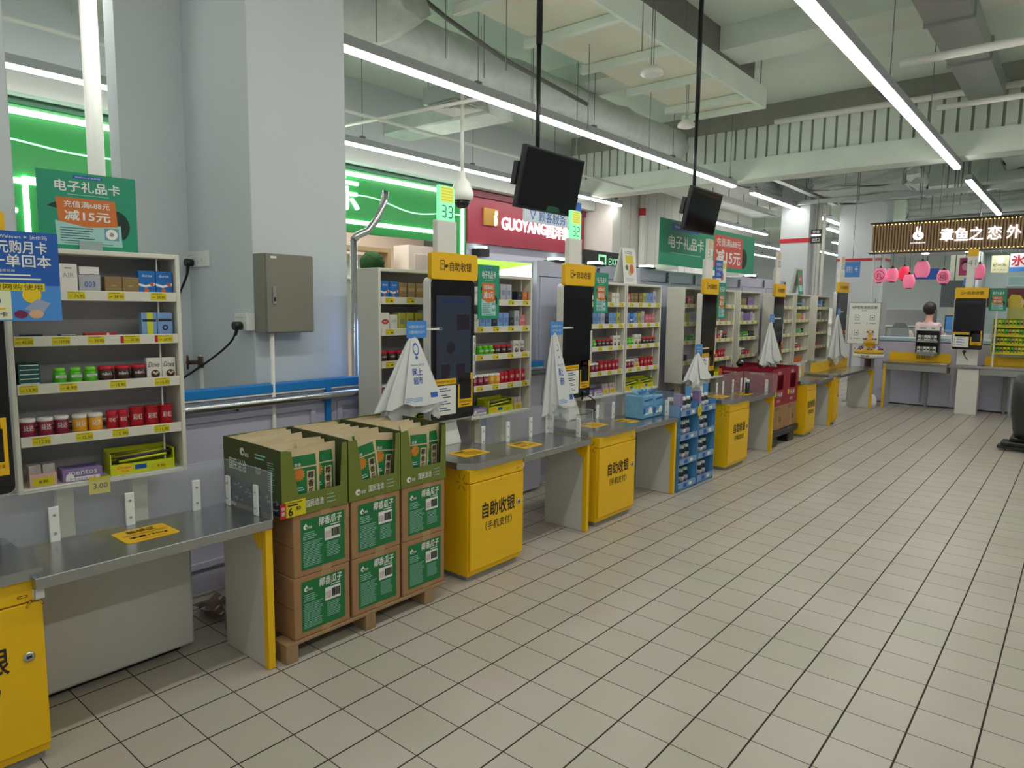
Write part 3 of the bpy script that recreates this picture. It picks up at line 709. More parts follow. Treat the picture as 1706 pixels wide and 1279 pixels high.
GUMW = M('gum_maroon', (140, 34, 66), 0.4); GUMY = M('gum_orange', (226, 160, 30), 0.4); LIDW = M('lid_white', (232, 230, 222), 0.4)
SKIT = M('skittles_red', (176, 20, 34), 0.35); LIDR = M('lid_red', (196, 28, 52), 0.4); CHOC = M('choc_brown', (62, 36, 32), 0.4)
MINT = M('mint_green', (86, 190, 40), 0.35); MINTC = M('mint_cap', (128, 226, 52), 0.35); CWHT = M('carton_white', (224, 220, 212), 0.5)
CBLU = M('carton_blue', (28, 108, 186), 0.4); CLBL = M('carton_pale_blue', (124, 160, 208), 0.35); CBRZ = M('carton_bronze', (150, 126, 84), 0.4, metal=0.3)
CGRY = M('carton_grey', (176, 178, 184), 0.4); CPNK = M('carton_pink', (206, 108, 120), 0.4); CDRK = M('carton_dark', (40, 44, 56), 0.4)
CPUR = M('carton_purple', (142, 118, 166), 0.4); CLIM = M('carton_lime', (206, 214, 30), 0.45); CTEA = M('carton_teal', (26, 84, 78), 0.4); SILV = M('silver_wrap', (196, 190, 186), 0.3, metal=0.5, vary=0.3, scale=60)
K_GUMW = jar('gw', GUMW, LIDW, txt='益达'); K_GUMY = jar('gy', GUMY, LIDW, txt='益达')
K_SKT = jar('st', SKIT, LIDR, r=0.019, h=0.082, txt='彩虹', lidh=0.018); K_SKJ = jar('sj', SKIT, SKIT, r=0.0275, h=0.09, txt='彩虹', neck=1.0, lidh=0.006, band=None)
K_CHO = jar('ch', CHOC, LIDR, r=0.0275, h=0.066, txt="m&m's", lidh=0.014)
K_MINT = bottle('mb', MINT, MINTC)
def x_text(t, c=PWHT, wf=0.7, hf=0.2, cy=0.1):
    return lambda b, m, w, h: b.text(t, c, m, w=w * wf, h=h * hf, cy=h * cy)
def x_dove(b, m, w, h):
    b.text('Dove', INK, m, w=w * 0.8, h=h * 0.24, cy=h * 0.2, shear=0.3); b.disc(w * 0.32, CHOC, m, w * 0.1, -h * 0.25, 0.0006)
    for a in range(3): b.disc(w * 0.09, KRAFTL, m, w * (0.0 + 0.12 * a), -h * (0.18 + 0.06 * (a % 2)), 0.0009, 10)
def x_blue(b, m, w, h):
    b.flat([(-w / 2, -h * .02), (-w * .1, -h * .1), (w / 2, h * .02), (w / 2, -h * .1), (-w * .1, -h * .2), (-w / 2, -h * .12)], PWHT, m, 0.0004); b.text('durex', PWHT, m, w=w * .6, h=h * .12, cy=h * .3); b.disc(w * .12, SRED, m, w * .28, -h * .06, 0.0008); b.disc(w * .15, SORG, m, -w * .05, -h * .32, 0.0008, 12)
def x_003(b, m, w, h): b.text('003', SBLU, m, w=w * .5, h=h * .3)
def x_air(b, m, w, h): b.text('AIR', PGRY, m, w=w * .65, h=h * .16, cy=h * .12); b.rect(w * .4, h * .05, PGRY, m, 0, h * .36)
def x_two(b, m, w, h): b.rect(w * .5, h, CLIM, m, -w * .05, 0, 0.0004) if w < .05 else None; b.rect(w * .9, h * .1, CDRK, m, 0, h * .18, 0.0007); b.text('OKAMOTO', PWHT, m, w=w * .8, h=h * .06, cy=h * .18, off=0.001)
K_DOVE = carton('dv', 0.055, 0.03, 0.092, CWHT, x_dove); K_DURX = carton('dx', 0.065, 0.04, 0.10, CBLU, x_blue); K_AIR = carton('ar', 0.062, 0.04, 0.115, CWHT, x_air)
K_003 = carton('c3', 0.075, 0.05, 0.075, CGRY, x_003); K_BRZ = carton('bz', 0.062, 0.05, 0.07, CBRZ, lambda b, m, w, h: b.text('•••', KRAFTL, m, w=w * .25, h=.004, cy=0)); K_OKA = carton('ok', 0.06, 0.04, 0.102, CLBL, lambda b, m, w, h: (b.rect(w * .4, h, CLIM, m, w * .05, 0, 0.0004), b.rect(w * .9, h * .1, CDRK, m, 0, h * .18, 0.0007)))
K_OKB = carton('ob', 0.06, 0.04, 0.102, CLBL, lambda b, m, w, h: (b.disc(w * .2, CDRK, m, 0, -h * .12, 0.0006), b.disc(w * .1, CLBL, m, 0, -h * .12, 0.0009), b.rect(w * .9, h * .1, CDRK, m, 0, h * .2, 0.0007)))
def teabox(b):
    b.box(-.05, .05, -.035, .035, 0, .017, CTEA, .001); b.rect(.06, .003, PWHT, fr((.0506, 0, .014)))
K_TEA = ('flat_pack', [('body', teabox)])
K_RIB = carton('rb', 0.115, 0.05, 0.02, RED, lambda b, m, w, h: b.rect(w * .08, h, PWHT, m, w * .2))
def traylime(b):
    b.box(-.06, .05, -.125, -.121, 0, .09, CLIM); b.box(-.06, .05, .121, .125, 0, .09, CLIM); b.box(-.06, .05, -.121, .121, 0, .003, CLIM); b.box(.047, .05, -.121, .121, 0, .045, CLIM); b.box(-.06, -.057, -.121, .121, 0, .1, CLIM)
    m = fr((.0506, 0, .022)); b.disc(.035, M('logo_yellow', (236, 206, 40), .4), m, -.075, .004, .0004, 12, .62); b.text('Chupa', RED, m, w=.05, h=.014, cx=-.075, cy=.007); b.text('Chups', RED, m, w=.03, h=.01, cx=-.07, cy=-.008); b.rect(.045, .02, SBLU, m, -.01, .004); b.rect(.06, .024, TAG, m, .06, -.003, .0007); b.text('9.90', INK, m, w=.03, h=.012, cx=.07, cy=-.004, off=.0012)
def candysticks(b):
    for k in range(16): b.cyl((-.05 + .0115 * (k % 8), -.118 + .03 * (k % 2), .05 + .004 * (k % 3) + .014 * (k // 8)), (-.045 + .0115 * (k % 8), .118 - .02 * (k % 3), .058 + .004 * ((k + 1) % 3) + .016 * (k // 8)), .0065, (CDRK, CLIM, M('stick_olive', (132, 120, 40), .5))[k % 3], 6)
K_CHUP = ('candy_display', [('tray', traylime), ('candy_sticks', candysticks)])
def mentos(b):
    b.box(-.05, .045, -.07, .07, 0, .05, CPUR, .002); m = fr((.0456, 0, .025)); b.text('mentos', PWHT, m, w=.1, h=.018, cy=.01); b.disc(.014, PWHT, m, -.045, -.004); b.rect(.12, .014, PWHT, m, 0, -.014, .0003); b.text('Mentos', CPUR, m, w=.09, h=.01, cy=-.014, off=.001)
    m2 = fr((0, 0, .0506), 'z+'); b.text('mentos', SBLU, m2, w=.11, h=.03, bold=.02)
K_MENT = ('candy_box', [('body', mentos)])
def wrapbox(b):
    b.box(-.03, .035, -.045, .045, 0, .05, M('wrap_pink', (214, 176, 170), .5, vary=.15, scale=70), .001); b.rect(.07, .032, TAG, fr((.0356, .0, .02))); b.text('8.90', INK, fr((.036, .0, .02)), w=.03, h=.012)
    for y in (-.025, .02): b.box(-.03, .03, y - .02, y + .02, .05, .085, SILV, .002)
K_WRAP = ('wrapped_candy_box', [('body', wrapbox)])

# ---------------------------------------------------------------- wall racks
LIPS = [0.785, 0.608, 0.425, 0.222]
RW = 0.62
ORD = ['first', 'second', 'third', 'fourth', 'fifth', 'sixth', 'seventh', 'eighth', 'ninth', 'tenth', 'eleventh', 'twelfth', 'thirteenth', 'fourteenth']
def rack(loc, rz, label, group=None, tags=None, w=RW, posts=True):
    t = thing('wall_rack', label, 'rack', loc, rz, group); H = 0.945
    def frame(b):
        b.box(-0.19, 0, 0, 0.018, 0, H, RACKW, 0.004); b.box(-0.19, 0, w - 0.018, w, 0, H, RACKW, 0.004)
        b.box(-0.19, 0, 0.016, w - 0.016, 0, 0.02, RACKW, 0.004); b.box(-0.19, 0, 0.016, w - 0.016, H - 0.02, H, RACKW, 0.004)
        b.box(-0.19, -0.182, 0.018, w - 0.018, 0.02, H - 0.02, RACKB)
        b.box(-0.04, -0.03, w - 0.085, w - 0.08, 0.02, H - 0.02, RACKW)
    cpart('frame', ('rf', w), frame, t)
    for r, z in enumerate(LIPS):
        def sh(b): b.box(-0.181, -0.006, 0.019, w - 0.019, -0.02, -0.012, RACKW); b.box(-0.010, 0.002, 0.019, w - 0.019, -0.04, 0.0, RACKW, 0.002)
        s = cpart('shelf', ('rs', w), sh, t, loc=(0, 0, z))
        tg = tags[r] if tags else [(w * (k + .5) / 4, None, 0) for k in range(4)]
        for (y, tx, red) in tg:
            def tf(b, tx=tx, red=red):
                m = fr((0.0026, 0, -0.019)); b.box(0.0021, 0.0026, -0.03, 0.03, -0.034, -0.004, TAG)
                b.rect(0.04, 0.0016, BRN, m, -0.006, 0.011, 0.0005); b.rect(0.014, 0.0016, BRN, m, -0.020, -0.004, 0.0005)
                if red: b.rect(0.012, 0.029, RED, m, -0.036, 0, 0.0005)
                if tx: b.text(tx, INK, m, w=0.034, h=0.0125, cx=0.010, cy=-0.003)
                else: b.rect(0.014, 0.007, INK, m, 0.014, -0.004, 0.0005)
            cpart('price_tag', ('tag', tx, red), tf, s, loc=(0, y, 0))
    if posts:
        for y in (0.17, 0.45): cpart('post', ('rpost', round(loc[2], 2)), lambda b: b.box(-0.16, -0.10, -0.03, 0.03, -loc[2] + 0.001, 0, RACKW, 0.003), t, loc=(0, y, 0))
    return t
def on_rack(loc, rz, y, row, x=-0.045):
    z = (LIPS[row] - 0.0115) if row < 4 else 0.0205
    c, s = math.cos(rz), math.sin(rz)
    return (loc[0] + x * c - y * s, loc[1] + x * s + y * c, loc[2] + z)

# nearest rack, turned slightly toward the camera
RA = (-0.9188, -0.6565, 0.72); RAR = -math.radians(6.5)
rack(RA, RAR, 'nearest shelf rack of sweets under the square green sign',
     tags=[[(0.09, None, 0), (0.23, '74.90', 0), (0.37, '34.90', 0), (0.53, '39.90', 0)],
           [(0.05, '45.00', 0), (0.17, '159.00', 0), (0.29, '39.90', 0), (0.42, '49.90', 1), (0.55, '28.90', 1)],
           [(0.055, '13.90', 0), (0.185, '8.90', 0), (0.36, '15.90', 0), (0.53, '15.90', 0)],
           [(0.085, '12.50', 0), (0.23, '12.50', 0), (0.36, '5.90', 0), (0.52, '11.50', 0)]])
def A(kind, key, y, row, label, cat, group=None, x=-0.045, rz=0.0, dz=0.0):
    l = on_rack(RA, RAR, y, row, x)
    return put(kind, key, (l[0], l[1], l[2] + dz), RAR + rz, label, cat, group)
# row 1
A(K_AIR, 'ar', 0.212, 0, 'tall white carton lettered AIR on the top shelf', 'carton')
A(K_003, 'c3', 0.285, 0, 'squat grey carton numbered 003 on the top shelf', 'carton', x=-0.05)
A(carton('sm', .07, .05, .03, CWHT), 'sm', 0.285, 0, 'white carton lying on the grey 003 carton', 'carton', x=-0.05, dz=0.0765)
for k, lb in enumerate(('left', 'right')): A(K_BRZ, 'bz', 0.368 + .064 * k, 0, lb + ' one of two bronze cartons on the top shelf', 'carton', 'bronze cartons')
for k, lb in enumerate(('left', 'right')): A(K_DURX, 'dx', 0.496 + .067 * k, 0, lb + ' one of two bright blue cartons on the top shelf', 'carton', 'bright blue cartons')
# row 2
A(carton('fl', .07, .05, .018, CDRK), 'fl', 0.08, 1, 'dark flat pack at the left end of the second shelf', 'pack')
A(carton('fl2', .055, .05, .016, CTEA, lambda b, m, w, h: b.rect(w * .9, .002, PWHT, m, 0, h * .4)), 'fl2', 0.20, 1, 'green white edged flat pack on the second shelf', 'pack')
A(K_RIB, 'rb', 0.315, 1, 'red ribbon striped flat carton on the second shelf', 'carton')
A(K_OKA, 'ok', 0.497, 1, 'pale blue and lime carton on the second shelf', 'carton'); A(K_OKB, 'ob', 0.560, 1, 'pale blue carton with ring print, right end of second shelf', 'carton')
# row 3
for k in range(5): A(K_TEA, 'tb', 0.062, 2, 'dark teal flat pack, %s from the bottom of its pile' % ORD[k], 'pack', 'teal flat packs', x=-0.06, dz=k * 0.0175)
for k in range(3): A(K_MINT, 'mb', 0.166 + .0535 * k, 2, '%s of three green mint bottles on the middle shelf' % ('leftmost', 'middle', 'rightmost')[k], 'bottle', 'green mint bottles')
for k in range(3): A(K_CHO, 'ch', 0.328 + .061 * k, 2, '%s of three brown red lidded chocolate jars' % ('leftmost', 'middle', 'rightmost')[k], 'jar', 'chocolate jars')
for k in range(2): A(K_DOVE, 'dv', 0.508 + .061 * k, 2, '%s of two white upright chocolate cartons' % ('left', 'right')[k], 'carton', 'white chocolate cartons')
# row 4
for k in range(3): A(K_GUMW, 'gw', 0.05 + .057 * k, 3, '%s of three maroon chewing gum jars with white lids' % ('leftmost', 'middle', 'rightmost')[k], 'jar', 'maroon gum jars', x=-0.045 - 0.012 * (k == 2))
for k in range(2): A(K_GUMY, 'gy', 0.225 + .056 * k, 3, '%s of two orange chewing gum jars with white lids' % ('left', 'right')[k], 'jar', 'orange gum jars')
A(K_GUMY, 'gy', 0.262, 3, 'orange gum jar standing raised behind the other two', 'jar', x=-0.115, dz=0.0)
for k in range(2): A(K_SKT, 'st', 0.34 + .042 * k, 3, '%s of two slim red candy tubes' % ('left', 'right')[k], 'candy tube', 'slim red candy tubes')
for k in range(3): A(K_SKJ, 'sj', 0.434 + .0585 * k, 3, '%s of three wide red candy tubs' % ('leftmost', 'middle', 'rightmost')[k], 'candy tub', 'wide red candy tubs')
# row 5
A(K_WRAP, 'wr', 0.085, 4, 'pink box of foil wrapped sweets at the bottom left', 'candy box')
A(K_MENT, 'mt', 0.22, 4, 'purple mint roll box on the bottom shelf', 'candy box', x=-0.06)
A(K_CHUP, 'cp', 0.445, 4, 'lime yellow display tray of candy sticks, nearest rack', 'candy tray', x=-0.065)
# hanging 3.00 price card
l = on_rack(RA, RAR, 0.272, 4, 0.006)
b = MB(); b.box(0, 0.001, -.038, .038, -.058, .01, TAG); b.text('3.00', INK, fr((.0012, .003, -.026)), h=.022, bold=.02)
obj('price_card', b, loc=l, rz=RAR, label='large yellow price card reading 3.00 below the nearest rack', cat='price card')

# other racks
KINDS = {
 'bronze': (carton('q1', .06, .05, .095, CBRZ, x_text('003', KRAFTL)), 'q1', 'bronze carton'), 'blue': (carton('q2', .06, .05, .10, CBLU, x_blue), 'q2', 'bright blue carton'),
 'grey': (carton('q3', .055, .05, .115, CGRY, x_003), 'q3', 'silver grey carton'), 'dark': (carton('q4', .05, .05, .07, CDRK, x_text('M', PGRY, .3, .2)), 'q4', 'dark carton'),
 'paleblue': (carton('q5', .055, .05, .10, CLBL, x_003), 'q5', 'pale blue carton'), 'white': (carton('q6', .055, .05, .09, CWHT, x_text('AIR', PGRY)), 'q6', 'white carton'),
 'pink': (carton('q7', .055, .05, .085, CPNK, x_text('0.01', PWHT)), 'q7', 'pink carton'), 'lime': (carton('q8', .055, .05, .10, M('carton_olive', (180, 176, 70), .4), x_003), 'q8', 'olive yellow carton'),
 'lip': (carton('q9', .06, .05, .10, CWHT, lambda b, m, w, h: (b.disc(w * .42, RED, m, 0, 0, .0006, 14, .55), b.text('003', PWHT, m, w=w * .4, h=h * .1, off=.001))), 'q9', 'white carton with red oval'),
 'mint': (K_MINT, 'mb', 'green mint bottle'), 'choc': (K_CHO, 'ch', 'brown chocolate jar'), 'dove': (K_DOVE, 'dv', 'white chocolate carton'),
 'gum': (K_GUMW, 'gw', 'maroon gum jar'), 'gumo': (K_GUMY, 'gy', 'orange gum jar'), 'skt': (K_SKT, 'st', 'slim red candy tube'), 'skj': (K_SKJ, 'sj', 'red candy tub'),
 'ment': (K_MENT, 'mt', 'purple mint box'), 'chup': (K_CHUP, 'cp', 'lime candy tray'), 'wrap': (K_WRAP, 'wr', 'pink sweets box'),
 'redbox': (carton('q10', .07, .05, .055, RED, x_text('糖', PWHT, .4, .5, 0)), 'q10', 'red sweets box'), 'greenbox': (carton('q11', .1, .06, .06, M('box_green', (60, 140, 60), .4), x_text('•••', PWHT, .4, .15, 0)), 'q11', 'green sweets box'),
 'purple': (carton('q12', .05, .05, .10, CPUR, x_003), 'q12', 'purple carton'), 'orange': (carton('q13', .05, .05, .07, SORG, x_text('O', PWHT, .3, .2)), 'q13', 'orange packet'), 'teal': (carton('q14', .08, .05, .1, CTEA, lambda b, m, w, h: b.rect(w, h * .15, CLBL, m, 0, 0, .0006)), 'q14', 'teal carton')}
WID = {'bronze': .064, 'blue': .064, 'grey': .059, 'dark': .054, 'paleblue': .059, 'white': .059, 'pink': .059, 'lime': .059, 'lip': .064, 'mint': .053, 'choc': .06, 'dove': .06, 'gum': .056, 'gumo': .056, 'skt': .042, 'skj': .06, 'ment': .15, 'chup': .26, 'wrap': .1, 'redbox': .074, 'greenbox': .105, 'purple': .055, 'orange': .055, 'teal': .085}
ROWN = ['top', 'second', 'middle', 'fourth', 'bottom']
def stock(loc, rz, rows, desc, y0=0.03, single=True):
    for r, row in enumerate(rows):
        y = y0; n = {}; cnt = {}
        for k in row:
            if isinstance(k, str): cnt[k] = cnt.get(k, 0) + 1
        for k in row:
            if not isinstance(k, str): y += k; continue
            kind, key, nm = KINDS[k]; w = WID[k]; n[k] = n.get(k, 0) + 1
            x = -.065 if k in ('ment', 'chup', 'wrap') else -.045
            lab = ('%s %s on the %s shelf, %s' % (ORD[n[k] - 1], nm, ROWN[r], desc)) if cnt[k] > 1 else ('%s on the %s shelf, %s' % (nm, ROWN[r], desc))
            put(kind, key, on_rack(loc, rz, y + w / 2, r, x), rz, lab, nm.split()[-1], (nm + 's on the ' + desc) if cnt[k] > 1 else None, single=single and k not in ('chup',))
            y += w + 0.002
RACKS = [
 ((-0.85, 1.045, 0.722), 'rack left of the first kiosk', [['blue', 'blue', 'bronze', 'bronze', 'bronze', 'bronze', 'dark'], ['lip', 'white', 'lime', 'lime', .01, 'lime', 'grey', 'grey', 'lime'], ['choc', 'choc', 'choc', .06, 'choc', 'choc', 'choc', 'choc'], ['gum', 'gum', 'gum', .1, 'skj', 'skj', 'skj'], ['wrap', 'ment', 'chup']]),
 ((-0.85, 1.80, 0.722), 'rack right of the first kiosk', [['white', .14, 'dark', .01, 'grey', 'grey', .06, 'dark', 'orange', 'orange'], ['white', 'paleblue', 'paleblue', 'dark', 'paleblue', 'paleblue', 'dark', 'grey', 'pink'], [.06, 'mint', 'mint', 'mint', 'choc', 'choc', 'choc', .01, 'dove', 'dove'], ['gum', 'gum', 'gum', 'gumo', 'gumo', 'skt', 'skt', 'skj', 'skj', 'skj'], ['ment', 'chup', .02, 'wrap']]),
 ((-0.85, 3.085, 0.722), 'rack right of the second kiosk', [[.13, 'pink', 'pink', .01, 'bronze', 'bronze', 'white', 'white'], ['paleblue', 'dark', 'paleblue', 'paleblue', 'grey', 'dark', 'paleblue', 'paleblue', 'lime'], [.08, 'mint', 'mint', .01, 'choc', 'choc', 'choc', 'choc', 'dove', 'dove'], ['gum', 'gum', 'gum', 'gum', .01, 'skj', 'skj', 'skj', 'skj', 'skj'], ['ment', 'ment', 'wrap', .01, 'wrap']]),
 ((-0.85, 3.72, 0.722), 'rack under the white poster', [['pink', 'bronze', 'bronze', .02, 'bronze', 'lime', 'paleblue', 'paleblue', 'grey'], ['paleblue', 'blue', 'paleblue', .01, 'lime', 'grey', .01, 'pink', 'pink', 'pink'], ['mint', 'mint', 'mint', 'dove', 'dove', .01, 'choc', 'choc', 'choc', 'choc'], ['gum', 'gum', 'gum', 'wrap', 'skj', 'skj', 'skj', 'skj'], ['chup', 'chup']]),
 ((-0.85, 4.815, 0.722), 'rack left of third kiosk', [[.02, 'dark', 'pink', 'bronze', 'dark'], ['lime', 'lime', 'grey', 'grey', 'grey'], ['greenbox', 'greenbox', 'mint'], ['dark', 'dark'], ['dark']]),
 ((-0.85, 5.44, 0.722), 'rack right of third kiosk', [['teal', .1, 'white', 'dark', 'grey'], ['white', 'white', 'pink', .01, 'grey', 'pink', 'pink'], ['white', 'gum', 'redbox', 'redbox', .02, 'dove', 'choc', 'choc'], ['redbox', 'redbox', 'redbox', .02, 'skj', 'skj', 'skj'], ['chup', 'orange', 'orange']]),
 ((-0.85, 6.21, 0.722), 'rack behind the crimson crates', [['bronze', 'bronze', 'bronze', 'dark', 'purple', 'purple', 'purple'], ['lime', 'grey', 'purple', 'purple', 'purple', 'purple', 'grey', 'white'], ['greenbox', 'greenbox', 'mint', 'mint', 'dark', 'dark', 'dark'], ['white', 'white', 'gum', 'gum', 'redbox', 'redbox'], ['redbox', 'redbox', 'dark', 'skj']]),
 ((-0.85, 7.42, 0.722), 'rack right of fourth kiosk', [['purple', 'purple', 'grey', 'grey', 'white'], ['pink', 'pink', 'grey', 'white', 'white'], ['dark', 'choc', 'choc', 'dove', 'white', 'dark'], ['redbox', 'orange', 'redbox', 'skj', 'skj'], ['grey', 'white', 'grey']]),
 ((-0.85, 8.16, 0.722), 'first of the two farthest racks', [['teal', 'teal', 'teal', 'grey', 'grey'], ['lime', 'lime', 'lime', 'lime', 'pink', 'pink', 'white'], ['greenbox', 'greenbox', 'mint', 'mint', 'dark', 'mint'], ['gum', 'gum', 'gum', 'redbox', 'redbox'], ['orange', 'orange', 'orange', 'orange', 'orange', 'orange', 'orange']]),
 ((-0.85, 9.08, 0.722), 'last of the two farthest racks', [['teal', 'blue', 'blue', 'grey', 'dark', 'teal'], ['bronze', 'bronze', 'dark', 'grey'], ['dark', 'dark', 'choc'], ['dark', 'redbox', 'redbox'], ['dark']])]
RL = ['shelf rack of sweets left of the kiosk under lamp 33', 'shelf rack of sweets right of the kiosk under lamp 33', 'shelf rack directly right of the kiosk under lamp 32', 'shelf rack carrying the white poster, joined to its left neighbour', 'shelf rack left of the third kiosk, pale side showing', 'shelf rack right of the third kiosk', 'shelf rack behind the crimson crates', 'shelf rack right of the fourth kiosk, mostly hidden', 'first of the two farthest shelf racks', 'farthest shelf rack with a white bag hanging before it']
for (loc, d, rows), lb in zip(RACKS, RL):
    rack(loc, 0, lb); stock(loc, 0, rows, d)
# ---------------------------------------------------------------- checkout benches, cabinets, kiosks
def burst(b, m, s, cx=0, cy=0, which=range(6), mat=None):
    """six outlined capsules around a centre"""
    for k in which:
        a = PI / 6 + k * PI / 3 + PI / 6
        c, sn = math.cos(a), math.sin(a)
        for (ra, w, mt, of) in ((1.0, 1.0, mat or BRN, 0.0006), (0.62, 0.55, YEL, 0.0009)):
            L, W = 0.30 * s * (0.5 + 0.5 * ra), 0.085 * s * w
            P = rrect(2 * L, 2 * W, W * 0.98, 0, 0, 3)
            q = [(cx + (x + 0.68 * s) * c - y * sn, cy + (x + 0.68 * s) * sn + y * c) for x, y in P]
            b.flat(q, mt, m, of)
def bench(y0, y1, label, mat_y=None, brackets=(), end=True, xf=-0.23, xb=-0.595, zt=0.62, group=None, skirt=None, guard_end=False, dark=False):
    t = thing('checkout_bench', label, 'bench', (0, y0, 0)); L = y1 - y0
    b = MB(); b.box(xb, xf, 0, L, zt - 0.038, zt, STEEL, 0.003); b.box(xf - 0.10, xf - 0.02, 0.0, 0.03, zt - 0.075, zt - 0.039, WHT, 0.003); obj('worktop', b, t)
    if end:
        b = MB(); b.box(xb + 0.02, xf - 0.042, L - 0.028, L, 0.002, zt - 0.039, BENW, 0.001); e = obj('end_panel', b, t)
        b = MB(); b.box(xf - 0.041, xf - 0.008, L - 0.029, L + 0.001, 0.002, zt - 0.039, YEL, 0.002)
        m = fr((0, L - 0.0295, 0), 'y-'); b.prism([(xf - 0.041, zt - 0.04), (xf - 0.13, zt - 0.04), (xf - 0.06, zt - 0.12), (xf - 0.041, zt - 0.12)], 0, 0.004, YEL, m); obj('yellow_edge', b, e)
    def br(b):
        b.box(-0.006, 0.004, -0.016, 0.016, -0.002, 0.125, PWHT, 0.003)
        for z in (0.03, 0.095): b.cyl((0.004, 0, z), (0.0065, 0, z), 0.005, GALV, 8)
    for y in brackets: cpart('guard_bracket', 'gbr', br, t, loc=(xb + 0.03, y - y0, zt + 0.0005))
    if brackets:
        b = MB(); b.box(xb + 0.016, xb + 0.0215, 0.0, L - 0.01, zt + 0.001, zt + 0.19, GLASS); b.box(xb + 0.016, xb + 0.0215, 0.0, L - 0.01, zt + 0.1902, zt + 0.192, GLEDGE); obj('acrylic_guard', b, t)
    if guard_end:
        b = MB(); b.box(xb + 0.03, xf + 0.01, L - 0.012, L - 0.007, zt + 0.001, zt + 0.19, GLASS); b.box(xb + 0.03, xf + 0.01, L - 0.012, L - 0.007, zt + 0.1902, zt + 0.192, GLEDGE); b.box(xf + 0.0102, xf + 0.0125, L - 0.012, L - 0.007, zt + 0.001, zt + 0.19, GLEDGE); obj('acrylic_guard', b, t)
        for x in (xf - 0.09, xf - 0.31):
            b = MB(); b.box(-0.016, 0.016, -0.004, 0.004, 0, 0.125, PWHT, 0.003)
            for z in (0.03, 0.095): b.cyl((0, -0.004, z), (0, -0.0065, z), 0.005, GALV, 8)
            obj('guard_bracket', b, t, loc=(x, L - 0.018, zt + 0.0005))
    if mat_y:
        def mt(b):
            m = fr((0, 0, 0), 'z+'); b.slab(0.185, 0.155, 0.0008, YELS, m, 0.015)
            b.text('装袋区', BRN, m, w=0.10, h=0.034, cy=0.045, off=0.0012, bold=0.02); b.rect(0.15, 0.003, BRN, m, 0, 0.014, 0.0012); b.rect(0.15, 0.003, BRN, m, 0, 0.004, 0.0012)
            b.text('承重130kg', BRN, m, w=0.13, h=0.026, cy=-0.026, off=0.0012, bold=0.01); b.rect(0.10, 0.003, BRN, m, 0, -0.055, 0.0012)
        cpart('yellow_sticker', 'bmat', mt, t, loc=(xf - 0.19, mat_y - y0, zt + 0.0006))
    if skirt:
        for (s0, s1) in skirt:
            b = MB(); b.box(xb - 0.012, xb - 0.002, s0 - y0, s1 - y0, zt - 0.02, zt + 0.13, YEL, 0.003); b.text('装袋区', BRN, fr((xb - 0.0015, (s0 + s1) / 2 - y0, zt + 0.06)), h=0.05); obj('yellow_backboard', b, t)
    return t
def cabinet(y0, y1, label, xf=-0.23, xb=-0.66, zt=0.645, side_logo=True, door_to=None, sticker=True, top_x=0.012, right_burst=True, words=True):
    t = thing('checkout_cabinet', label, 'cabinet', (0, y0, 0)); L = y1 - y0
    b = MB(); b.box(xb, xf - 0.016, 0.0, L, 0.03, zt - 0.036, YEL, 0.003)
    if side_logo: burst(b, fr((0, -0.0004, 0), 'y-'), 0.046, xf - 0.060, zt - 0.105, range(6))
    b.box(xf - 0.0158, xf - 0.001, 0.0, L - 0.003, zt - 0.105, zt - 0.037, YEL, 0.002)
    if right_burst:
        burst(b, fr((xf + 0.0, 0, 0)), 0.034, L - 0.012, zt - 0.085, [2, 3, 4, 1]) if False else burst(b, fr((xf - 0.0006, 0, 0)), 0.046, L - 0.020, zt - 0.085, [2, 3, 4])
    obj('body', b, t)
    b = MB(); b.box(xb + 0.02, xf - 0.04, 0.02, L - 0.01, 0.0, 0.0295, PGRY); obj('plinth', b, t)
    b = MB(); b.box(xf - 0.0155, xf, 0.006, L, 0.062, zt - 0.110, YEL, 0.003)
    m = fr((xf + 0.0002, L / 2 + 0.01, 0))
    if words:
        b.text('自助收银', INK, m, w=0.27, h=0.085, cy=0.375, cx=0.0, bold=0.03, off=0.0008); b.text('（手机支付）', INK, m, w=0.22, h=0.05, cy=0.285, bold=0.005, off=0.0008)
    d = obj('door', b, t)
    b = MB(); b.lathe([(0.016, 0), (0.016, 0.004), (0.010, 0.005)], (0, 0, 0), CHROME, 16, mat=Matrix.Translation((xf + 0.0002, L - 0.045, 0.365)) @ Matrix.Rotation(PI / 2, 4, 'Y')); b.box(xf + 0.005, xf + 0.0065, L - 0.052, L - 0.038, 0.361, 0.369, BLK); obj('lock', b, d)
    # steel top with a clipped corner
    e = top_x; P = [(xf + e, 0.045), (xf + e, L + 0.004), (xb, L + 0.004), (xb, -0.025), (xf - 0.07, -0.025)]
    b = MB(); b.prism(P, zt - 0.034, zt, STEEL); obj('worktop', b, t)
    if sticker:
        b = MB(); m = fr((xf - 0.20, L / 2 - 0.02, zt + 0.0005), 'z+'); b.slab(0.20, 0.15, 0.0008, YELS, m, 0.012)
        b.text('扫描区', BRN, m, w=0.08, h=0.028, cx=-0.03, cy=0.045, off=0.0012, bold=0.02)
        for k in range(4): b.rect(0.12 - 0.01 * (k % 2), 0.006, BRN, m, 0.01, 0.015 - k * 0.02, 0.0012)
        obj('yellow_sticker', b, t)
    return t
def burst_y(b, m, s, mat): burst(b, m, s, mat=mat)
